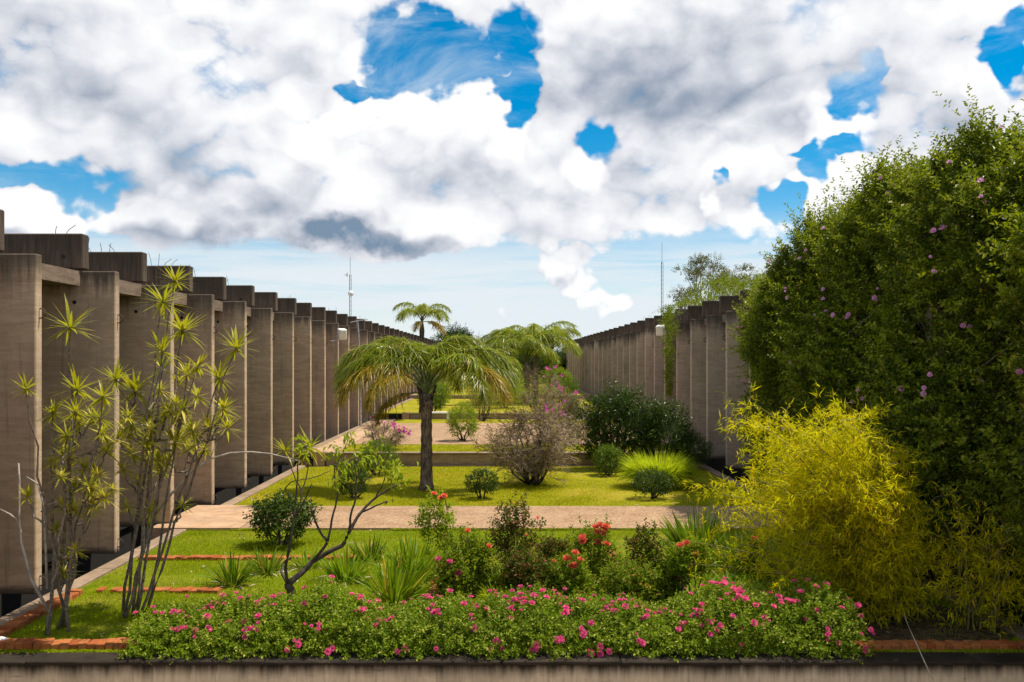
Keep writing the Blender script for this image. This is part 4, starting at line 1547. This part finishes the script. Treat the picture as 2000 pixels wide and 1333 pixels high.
FR_UP = frond_mesh(1, 3.4, 1.48, 2.7, L['palm'], 150, .66, wid=.022)
FR_MID = frond_mesh(2, 4.0, 1.22, 2.85, L['palm'], 175, .72, wid=.022)
FR_MID2 = frond_mesh(3, 3.7, 1.02, 2.6, L['palm'], 165, .72, wid=.022)
FR_GOLD = frond_mesh(4, 3.3, .86, 2.4, L['palm_gold'], 150, .68, wid=.022)
FR_LOW = frond_mesh(5, 2.3, .2, 1.8, L['palm_gold'], 100, .5, wid=.022)
FR_SPEAR = frond_mesh(6, 2.9, 1.5, 2.9, L['palm_lime'], 105, .55, wid=.025)
# directions: 0 = right, pi = left, -pi/2 = towards the camera
palm("feather palm with drooping fronds standing on the middle lawn", gpt(833, 957), 2.72,
     [(2.95, FR_MID, .92), (3.5, FR_GOLD, .92), (2.5, FR_UP, .98), (3.2, FR_MID2, .86), (2.7, FR_MID, .84), (.15, FR_MID, .9), (-.3, FR_GOLD, .9), (.6, FR_UP, .98), (-.1, FR_MID2, .86),
      (-2.5, FR_GOLD, .72), (-.75, FR_MID2, .74), (.4, FR_SPEAR, 1.0), (-.5, FR_SPEAR, .92), (1.3, FR_SPEAR, 1.0), (1.9, FR_UP, .9), (3.35, FR_LOW, .78), (1.2, FR_MID, .8)],
     .165, 'bark_palm', 121)
FQ_UP = frond_mesh(11, 2.3, 1.35, 2.5, L['palm_lime'], 75, .5, wid=.028)
FQ_MID = frond_mesh(12, 2.3, 1.0, 2.4, L['palm_lime'], 75, .52, wid=.028)
FQ_GOLD = frond_mesh(13, 1.6, .2, 1.5, L['palm_gold'], 44, .42, wid=.04)
pb = (wpt(824, 705, 52.0).x, 52.0, Z2)
palm("tall slender palm with a small bright crown above the left roofline", pb, wpt(824, 628, 52.0).z - Z2,
     [(k * .785 + .2, FQ_MID if k % 2 else FQ_UP, .95) for k in range(8)] + [(.5, FQ_GOLD, 1), (-.3, FQ_GOLD, .9), (-1.9, FQ_GOLD, .8)], .13, 'bark_dark', 122, rough=False)
FP_UP = frond_mesh(21, 4.0, 1.5, 2.2, L['palm_lime'], 60, .85, wid=.042)
FP_MID = frond_mesh(22, 4.0, 1.28, 2.3, L['palm'], 64, .9, wid=.042)
FP_LIME = frond_mesh(23, 3.9, .95, 2.4, L['palm_lime'], 60, .85, wid=.042)


def far_palm(label, px, py_crown, D, z, sc, seed, trunk=.2):
    rng = np.random.default_rng(seed)
    p = wpt(px, py_crown, D)
    sp = [(k * 6.283 / 11 + rng.uniform(-.2, .2), (FP_UP, FP_MID, FP_LIME, FP_MID)[k % 4], sc * rng.uniform(.85, 1.1)) for k in range(11)]
    palm(label, (p.x, D, z), p.z - z, sp, trunk, 'bark_grey', seed, "palms at the garden's far end", rough=False)


far_palm("large far palm with twin trunk partner in front of the right facade's end", 1029, 706, 64.0, Z2, .95, 131)
far_palm("right partner of the twin far palms", 1046, 694, 66.0, Z2, 1.0, 132)
far_palm("far palm left of the twin palms, half behind the big drooping palm", 955, 722, 62.0, Z2, .7, 133)
far_palm("far palm farther back whose crown shows between the others", 1000, 690, 82.0, Z3, 1.05, 134)
far_palm("far palm with ragged crown just right of the twin palms", 1078, 684, 86.0, Z3, 1.0, 135)


# ------------------------------------------------------------------ grey twiggy shrub and bougainvilleas
def twiggy(label, base, w, h, seed, nmain, mat, leafn, flowers, twig='twig', meshes=MAGENTA, fr=(.06, .09), name="bougainvillea", cat="shrub", low=.12):
    rng = np.random.default_rng(seed)
    t = thing(name, label, cat, base)
    tips, tdirs = [], []
    gt = Geo()
    for k in range(nmain):
        a = k * 2.4 + rng.normal(0, .3)
        e = rng.uniform(.25, 1.45)
        d = np.array([math.cos(a) * math.cos(e) * w * .5, math.sin(a) * math.cos(e) * w * .45, low * h + math.sin(e) * h * .8])
        g = Geo()
        pts = curved((math.cos(a) * .12, math.sin(a) * .12, -.02), d, rng, .10, 8)
        g.tube(pts, np.linspace(.035, .010, 8), 5)
        part("limb", g, M['bark_dark'], t, True)
        for q in range(19):
            i = int(rng.integers(2, 8))
            o = unit(np.array([pts[i][0] / w, pts[i][1] / w, .12]) * 2.2 + rng.normal(0, .75, 3))
            if o[2] < -.25:
                o[2] *= -.5
            e2 = pts[i] + o * rng.uniform(.16, .34) * h
            p2 = curved(pts[i], e2, rng, .14, 5)
            gt.tube(p2, np.linspace(.010, .004, 5), 3, False)
            for u in range(8):
                j = int(rng.integers(1, 5))
                o2 = unit(o + rng.normal(0, .9, 3))
                e3 = p2[j] + o2 * rng.uniform(.08, .22) * h
                gt.tube([p2[j], (p2[j] + e3) / 2 + rng.normal(0, .02, 3), e3], [.0065, .005, .003], 3, False)
                tips.append(e3)
                tdirs.append(o2)
    part("twigs", gt, M[twig], t)
    tips, tdirs = np.array(tips), np.array(tdirs)
    k = tips[:, 2] > .05 * h
    tips, tdirs = tips[k], tdirs[k]
    if leafn:
        sel = rng.choice(len(tips), min(leafn, len(tips)), False)
        g = Geo()
        shoots(g, rng, tips[sel] - tdirs[sel] * .08, tdirs[sel], .14, 6, .055, .032, .9, .6)
        part("foliage", g, L[mat], t)
    if flowers:
        sc = tips[:, 2] / h + .5 * tips[:, 0] / w + rng.uniform(0, .7, len(tips))
        sel = np.argsort(-sc)[:flowers]
        put_blooms(t, meshes, tips[sel], tdirs[sel] + [0, -.4, .4], fr[0], fr[1], rng)
    return t


twiggy("large grey twiggy shrub with few leaves and pink flowers right of the palm", gpt(1040, 946), 3.1, 2.05, 141, 24, 'twig_leaf', 1100, 12, fr=(.04, .065))
twiggy("small pale bougainvillea with magenta flowers on the terrace edge", (wpt(748, 870, 34.0).x, 34.0, Z1), 1.5, 1.15, 142, 7, 'twig_leaf', 170, 26, fr=(.05, .08))
twiggy("pink flowered bougainvillea at the foot of the right facade", (wpt(1105, 800, 45.0).x, 45.0, Z1), 2.6, 1.6, 143, 14, 'twig_leaf', 520, 6, fr=(.07, .10))
twiggy("yellow green bougainvillea in front of the twin far palms", (wpt(1062, 800, 52.0).x, 54.0, Z2), 3.0, 1.5, 144, 12, 'rose_light', 620, 5, fr=(.08, .11))
twiggy("tall leggy bougainvillea beside the twin palm trunks", (wpt(1050, 760, 62.0).x, 62.0, Z2), 2.0, 2.5, 145, 8, 'rose_light', 260, 5, fr=(.11, .15))

# ------------------------------------------------------------------ flowering vine that covers the near end of the right building
def vine_point(rng, n, y0, y1):
    """random points on the bulging face of the vine and their outward directions"""
    y = rng.uniform(y0, y1, n)
    s = rng.uniform(0, 1, n)
    px = np.array([7.0, 6.85, 6.72, 6.75, 6.95, 7.4, 8.2, 9.4])
    pz = np.array([0.1, 1.6, 3.2, 4.6, 5.7, 6.35, 6.65, 6.6])
    ps = np.linspace(0, 1, 8)
    x, z = np.interp(s, ps, px), np.interp(s, ps, pz)
    dxs = np.interp(s + .02, ps, px) - np.interp(s - .02, ps, px)
    dzs = np.interp(s + .02, ps, pz) - np.interp(s - .02, ps, pz)
    nx, nz = -dzs, dxs
    nrm = np.hypot(nx, nz) + 1e-6
    D = np.stack([nx / nrm, np.full(n, -.35), nz / nrm], 1)
    end = np.clip((29.0 - y) / 5.5, 0, 1) ** .55          # the bank tapers off at its far end
    z = z * (.74 + .26 * end) + .15 * np.sin(y * .9) * (s > .4)
    x = x + (1 - end) * .6
    z = z + (.10 - .32 * np.clip((15.5 - y) / 3.0, 0, 1) + .62 * np.exp(-((y - 18.2) / 3.6) ** 2)) * np.clip((s - .45) / .25, 0, 1) * (y < 24)
    q3 = np.stack([x, y, z], 1)
    bulge = .50 * smooth_noise(q3 * [.6, 1, 1], 1.1, 77) + .40 * smooth_noise(q3, 2.1, 78) + .16 * smooth_noise(q3, 5.0, 79) - .08
    P = np.stack([x, y, z], 1) + unit(D) * bulge[:, None]
    return P, unit(D)


t = thing("flowering_vine", "huge leafy vine with mauve flowers covering the right building's near end", "vine", (7.6, 18.0, 0))
o3 = np.array([7.6, 18.0, 0])
rng = np.random.default_rng(150)
g = Geo()
for depth, n, lf in ((0.0, 15000, .100), (.3, 8000, .11), (.7, 5000, .14), (1.1, 4500, .18)):
    P, D = vine_point(rng, n, 8.8, 28.3)
    P = P - D * (depth + rng.uniform(-.1, .1, n))[:, None]
    k = P[:, 2] > .1
    P, D = P[k], D[k]
    shoots(g, rng, P - o3, D * .8 + [0, 0, .35] + rng.normal(0, .4, D.shape), .2, 7, lf, lf * .54, .9, .6)
# shoots that stick out of the outline
gs = Geo()
P, D = vine_point(rng, 2600, 9.0, 28.3)
for p, d in zip(P, D):
    if p[2] < 1.2:
        continue
    dr = unit(d * .7 + np.array([0, 0, .45]) + rng.normal(0, .4, 3))
    ln = rng.uniform(.15, .62) if rng.uniform() < .93 else rng.uniform(.6, .95)
    q = p[None] + dr[None] * np.linspace(0, ln, 5)[:, None] - o3
    shoots(gs, rng, q, np.repeat(dr[None], 5, 0), .14, 5, .098, .054, .9, .6)
part("foliage", g, L['vine'], t)
part("foliage", gs, L['vine_young'], t)
g = Geo()
for k in range(150):
    P, D = vine_point(rng, 1, 9.2, 27.5)
    p = P[0] - D[0] * .25 - o3
    if p[2] < .3:
        continue
    q = p + np.array([rng.normal(0, .4), rng.normal(0, .7), rng.uniform(-1.2, -.3)])
    g.tube(curved(p, q, rng, .12, 6), np.linspace(.014, .008, 6), 4)
part("vine_stems", g, M['bark_grey'], t)
P, D = vine_point(rng, 400, 9.5, 28.0)
k = (P[:, 2] > 1.7)
P, D = P[k][:110], D[k][:110]
ci = rng.integers(0, len(P), len(P)) // 2
P, D = P[ci] + rng.normal(0, .10, P.shape), D[ci]
put_blooms(t, MAUVE, P + D * .30 - o3, unit(D + [-.1, -.5, .1]), .03, .066, rng)

# hanging vine farther along the right facade
t = thing("hanging_vine", "green vine spilling over the right roof edge and hanging down the fins", "vine", (7.5, 40.5, 5.6))
o3 = np.array([7.5, 40.5, 5.6])
rng = np.random.default_rng(151)
g = Geo()
n = 900
y = rng.uniform(33.0, 43.0, n)
P = np.stack([rng.uniform(7.7, 9.8, n), y, 5.95 + rng.uniform(0, .85, n) * np.clip(1.2 - np.abs(y - 36.5) / 5.0, .2, 1)], 1)
shoots(g, rng, P - o3, rng.normal(0, .5, (n, 3)) + [-.3, -.3, .6], .24, 6, .10, .055, .9, .6)
n = 700
tt = rng.uniform(0, 1, n) ** 1.2
P = np.stack([7.42 - .1 * rng.uniform(0, 1, n) + tt * .1, 41.6 + rng.normal(0, 1.15, n) * (1 - .75 * tt) + tt * .3, 6.0 - tt * 3.9], 1)
shoots(g, rng, P - o3, rng.normal(0, .5, (n, 3)) + [-.6, -.3, -.1], .2, 6, .095, .05, .9, .4)
part("foliage", g, L['rose_mid'], t)
g = Geo()
for k in range(14):
    yy = rng.uniform(40.4, 42.6)
    g.tube(curved((7.9, yy, 6.0), (7.4, yy + rng.normal(0, .3), 6.0 - rng.uniform(.8, 3.6)), rng, .04, 7) - o3, np.linspace(.016, .007, 7), 4)
part("vine_stems", g, M['bark_grey'], t)

# ------------------------------------------------------------------ bamboo
def bamboo(label, base, seed, culms, reach, hmin, hmax, bias, sprays, clump=.45):
    rng = np.random.default_rng(seed)
    t = thing("bamboo", label, "bamboo", base, "yellow bamboos at the right of the garden")
    SP, SD = [], []
    for k in range(culms):
        a = rng.uniform(0, 6.28)
        b = np.array([math.cos(a) * rng.uniform(0, clump), math.sin(a) * rng.uniform(0, clump), -.03])
        h = rng.uniform(hmin, hmax)
        out = np.array([bias[0], bias[1], 0]) + np.array([math.cos(a), math.sin(a), 0]) * rng.uniform(.3, 1.1) * reach
        if rng.uniform() < .32:            # the outer canes bow low
            out, h = out * 1.4, h * .72
        s = np.linspace(0, 1, 14)[:, None]
        pts = b + np.array([0, 0, h]) * (s * 1.35 - .35 * s ** 2.6) * .98 + out * (s ** 2.1)
        pts[:, :2] += rng.normal(0, .012, (14, 2))
        g = Geo()
        g.tube(pts, np.linspace(.016, .005, 14), 5)
        part("culm", g, M['culm'], t, True)
        m = int(sprays * (h / hmax))
        u = rng.uniform(.05, 1.0, m) ** .75
        q = np.stack([np.interp(u, s[:, 0], pts[:, i]) for i in range(3)], 1)
        d = unit(rng.normal(0, 1, (m, 3)) * [1, 1, .5] + out / (np.linalg.norm(out) + .1) * .5 + [0, -.1, .1])
        SP.append(q)
        SD.append(d)
    P, D = np.concatenate(SP), np.concatenate(SD)
    g = Geo()
    # each spray: a thin branchlet with a fan of narrow leaves along its end
    for f in (.18, .3, .42):
        c = P + D * f * rng.uniform(.6, 1.25, (len(P), 1)) - np.array([0, 0, 1.]) * f * .15
        n = len(c)
        for k in range(6):
            A = D * .7 + rng.normal(0, .8, (n, 3)) + [0, 0, -.05]
            leaf_quads(g, c + rng.normal(0, .02, (n, 3)), A, rng.normal(0, .5, (n, 3)) + [0, 0, 1], rng.uniform(.08, .16, n), rng.uniform(.011, .018, n), .1, .2, .35)
    z = np.concatenate([v[:, 2] for v in g.V])
    part("foliage", g, L['bamboo'], t)
    g = Geo()
    for p, d in list(zip(P, D))[::3]:
        g.tube([p, p + d * .25 + [0, 0, -.02], p + d * .5 + [0, 0, -.14]], [.004, .003, .002], 3, False)
    part("branchlet", g, M['culm'], t)
    return t


bamboo("bright yellow bamboo thicket arching left over the lawn", (5.25, 13.3, 0), 161, 96, .8, .8, 3.15, (-.85, .15), 58, .6)
bamboo("bamboo clump standing in the vine's shade at the right edge", (6.4, 12.6, 0), 162, 16, .4, 1.0, 1.9, (.1, .1), 22, .4)
bamboo("small bamboo fringe behind the big yellow thicket", (5.9, 15.9, 0), 163, 40, .6, 1.0, 2.5, (-.4, -.1), 44, .6)

# dry stalk leaning over the front wall
t = thing("dry_stalk", "thin pale dry stalk leaning over the front wall at the right", "stalk", (0, 0, 0))
g = Geo()
g.tube([wpt(1772, 1218, 11.8), wpt(1790, 1258, 11.4), wpt(1808, 1298, 11.1), wpt(1830, 1345, 10.8)], [.005, .006, .007, .007], 5)
part("stem", g, M['straw'], t, True)
g = Geo()
g.tube([wpt(1772, 1218, 11.8), wpt(1768, 1205, 11.95), wpt(1764, 1196, 12.05)], [.005, .004, .002], 4)
part("tip", g, M['straw'], t, True)

# ------------------------------------------------------------------ trees beyond the buildings
def tree(label, base, h, crown_r, mat, seed, clumps, leaf, bark='bark_grey', trunk_r=.18, open_crown=False, name="tree", nsh=46, cr=.28, group=None):
    rng = np.random.default_rng(seed)
    t = thing(name, label, "tree", base, group)
    g = Geo()
    pts = curved((0, 0, -.1), (rng.normal(0, .3), 0, h * .8), rng, .03, 9)
    g.tube(pts, np.linspace(trunk_r, trunk_r * .3, 9), 7)
    part("trunk", g, M[bark], t, True)
    gl = Geo()
    c0 = np.array([0, 0, h - crown_r[2]])
    for k in range(clumps):
        d = unit(rng.normal(0, 1, 3))
        d[2] = abs(d[2]) * (1 if rng.uniform() < .75 else -.6)
        c = c0 + d * np.array(crown_r) * rng.uniform(.45, 1.0)
        i = int(np.clip(np.argmin(np.abs(pts[:, 2] - (c[2] - .25 * h))), 3, 8))
        lim = curved(pts[i], c, rng, .1, 6)
        g = Geo()
        g.tube(lim, np.linspace(trunk_r * .35, .012, 6), 5)
        part("limb", g, M[bark], t, True)
        rr = crown_r[0] * cr * rng.uniform(.7, 1.25)
        P, dd = crown_points(rng, nsh, c, (rr, rr, rr * (.5 if open_crown else .75)), .3, .3, 2.4, seed + k, -.5 if open_crown else -.9)
        shoots(gl, rng, P, dd + [0, 0, .3], leaf * 2.2, 6, leaf, leaf * .42, .9, .5)
    part("crown", gl, L[mat], t)
    return t


p = wpt(1380, 500, 58.0)
tree("airy pale tree with flat topped foliage behind the right roofline", (p.x, 58.0, PIT), p.z - PIT, (1.75, 1.5, 1.9), 'euca', 171, 30, .13, 'bark_pale', .13, True, cr=.24, nsh=34, group="airy trees behind the right roofline")
p = wpt(1452, 522, 60.0)
tree("airy pale tree next to the vine behind the right roofline", (p.x, 60.0, PIT), p.z - PIT, (1.6, 1.4, 1.2), 'euca', 172, 20, .13, 'bark_pale', .12, True, cr=.24, nsh=34, group="airy trees behind the right roofline")
p = wpt(1330, 566, 50.0)
tree("sparse low sapling growing on the right roof", (p.x, 50.0, 5.28), p.z - 5.28, (.9, .8, .55), 'euca', 173, 10, .11, 'bark_pale', .05, True, cr=.34, nsh=22)
p = wpt(890, 643, 135.0)
tree("dark round tree between the tall slender palm and the far palms", (p.x, 135.0, .9), p.z - .9, (3.2, 3.0, 2.8), 'far', 174, 40, .3, 'bark_dark', .3, nsh=60, cr=.36, group="dark trees closing the far end")
for k, (px, py, D, w, sd) in enumerate(((852, 676, 128, 3.5, 175), (930, 672, 140, 4.5, 176), (985, 676, 132, 4.2, 177), (1064, 690, 112, 3.4, 178), (1100, 700, 120, 3.6, 179), (1030, 684, 150, 5.0, 180))):
    p = wpt(px, py, D)
    lab = ("dark tree just right of the left building's far end", "dark tree behind the left far palm", "dark tree behind the middle far palm", "dense dark tree behind the twin palm trunks",
           "dark tree at the right building's far end", "farthest dark tree behind the twin palms")[k]
    tree(lab, (p.x, D, .9), p.z - .9, (w, w * .8, min(w, (p.z - .9) * .48)), 'far', sd, 36, .3, 'bark_dark', .25, nsh=60, cr=.36, group="dark trees closing the far end")
# low shrubs on the far lawn
for k, (px, D, w, h, mat) in enumerate(((905, 88, 3.0, 1.7, 'bush_mid'), (960, 92, 3.2, 1.9, 'bush_lime'), (1005, 76, 2.4, 1.6, 'bush_mid'), (1085, 82, 3.0, 2.0, 'bush_lime'), (1100, 66, 2.0, 1.7, 'bush_mid'), (990, 58, 2.2, 1.8, 'bush_lime'))):
    lab = ("green mound of shrub on the far lawn beyond the fence", "yellow green shrub beyond the far fence behind the palms", "green shrub left of the twin palm trunks",
           "yellow green shrub right of the twin palm trunks", "green shrub close to the far right facade", "yellow green shrub under the left far palm")[k]
    shrub("bush", lab, "bush", (wpt(px, 700, D).x, D, Z3 if D > TERR3 else Z2), w, h, mat, 190 + k, 420, (.16, .07), .35, group="shrubs on the far lawn")

# ------------------------------------------------------------------ grass
def grass(name, n, x0, x1, y0, y1, z, ln, wd, seed, label, mat='blade'):
    rng = np.random.default_rng(seed)
    X = rng.uniform(x0, x1, n)
    Y = y0 + (y1 - y0) * rng.uniform(0, 1, n) ** 1.25
    bare = (((X - 5.35) / 1.5) ** 2 + ((Y - 13.0) / 1.3) ** 2 < 1) & (rng.uniform(size=n) < .72)
    X, Y = X[~bare], Y[~bare]
    n = len(X)
    P = np.stack([X, Y, np.full(n, z - .006)], 1)
    A = unit(np.stack([rng.normal(0, .55, n), rng.normal(0, .55, n), np.ones(n)], 1))
    S = unit(np.stack([rng.normal(0, 1, n), rng.normal(0, 1, n), np.zeros(n)], 1))
    l = (ln * rng.uniform(.5, 1.3, n) * (1 + .35 * smooth_noise(P, 1.8, seed)))[:, None]
    V = np.stack([P - S * wd / 2, P + S * wd / 2, P + A * l], 1)
    g = Geo()
    g.add(V.reshape(-1, 3), np.arange(n * 3).reshape(n, 3))
    o = part(name, g, L[mat])
    o["kind"] = "stuff"
    o["label"] = label
    return o


grass("grass", 330000, -6.64, 6.68, 11.66, 20.08, 0.0, .05, .011, 201, "short mown grass of the front lawn")
grass("grass", 150000, -6.64, 6.68, 23.17, TERR1 - .15, 0.0, .045, .015, 202, "short mown grass of the middle lawn", 'blade_dry')
grass("grass", 30000, -5.9, 6.6, TERR1 + .37, 35.88, Z1, .045, .02, 203, "short mown grass of the terrace", 'blade_dry')

# grass creeping over the path's edges and the front coping
def fringe(x0, x1, y, z, n, seed, label, ln=.07, spread=.05):
    rng = np.random.default_rng(seed)
    X = rng.uniform(x0, x1, n)
    keep = smooth_noise(np.stack([X, X * 0, X * 0], 1), 3.0, seed) > -.35
    X = X[keep]
    n = len(X)
    Y = y + rng.normal(0, spread, n) + .03 * np.sin(X * 2.1 + seed)
    a = rng.uniform(0, 6.28, n)
    g = Geo()
    blades(g, np.stack([X, Y, np.full(n, z)], 1), np.stack([np.cos(a) * .8, np.sin(a) * .8, np.full(n, .8)], 1), rng.uniform(.5, 1.3, n) * ln, .011, .4, 2, rng)
    o = part("grass", g, L['blade'])
    o["kind"] = "stuff"
    o["label"] = label


fringe(-6.6, 6.6, 20.09, .02, 7000, 211, "grass creeping over the near edge of the path", .09, .035)
fringe(-5.5, 6.6, 23.18, .02, 6000, 212, "grass creeping over the far edge of the path", .09, .035)
fringe(-6.6, 6.6, 11.68, .0, 6000, 213, "grass strip along the front coping", .09, .035)
fringe(-6.6, -2.4, 17.15, .0, 2500, 214, "grass growing between the bricks of the cross line", .08, .07)
fringe(-6.4, -4.3, 14.75, .0, 2600, 215, "grass half covering the brick line between the dracaenas", .1, .08)

# dry leaves and clippings scattered on the lawns
rng = np.random.default_rng(220)
n = 420
X = rng.uniform(-6.5, 6.5, n)
Y = np.where(rng.uniform(size=n) < .7, rng.uniform(11.9, 20.0, n), rng.uniform(23.3, 31.5, n))
g = Geo()
leaf_quads(g, np.stack([X, Y, np.full(n, .035)], 1), np.stack([rng.normal(size=n), rng.normal(size=n), rng.normal(0, .15, n)], 1), np.stack([rng.normal(0, .3, n), rng.normal(0, .3, n), np.ones(n)], 1),
           rng.uniform(.05, .16, n), rng.uniform(.012, .035, n), .2, .1)
o = part("leaf_litter", g, M['straw'])
o["kind"] = "stuff"
o["label"] = "dry fallen leaves scattered over the lawns"
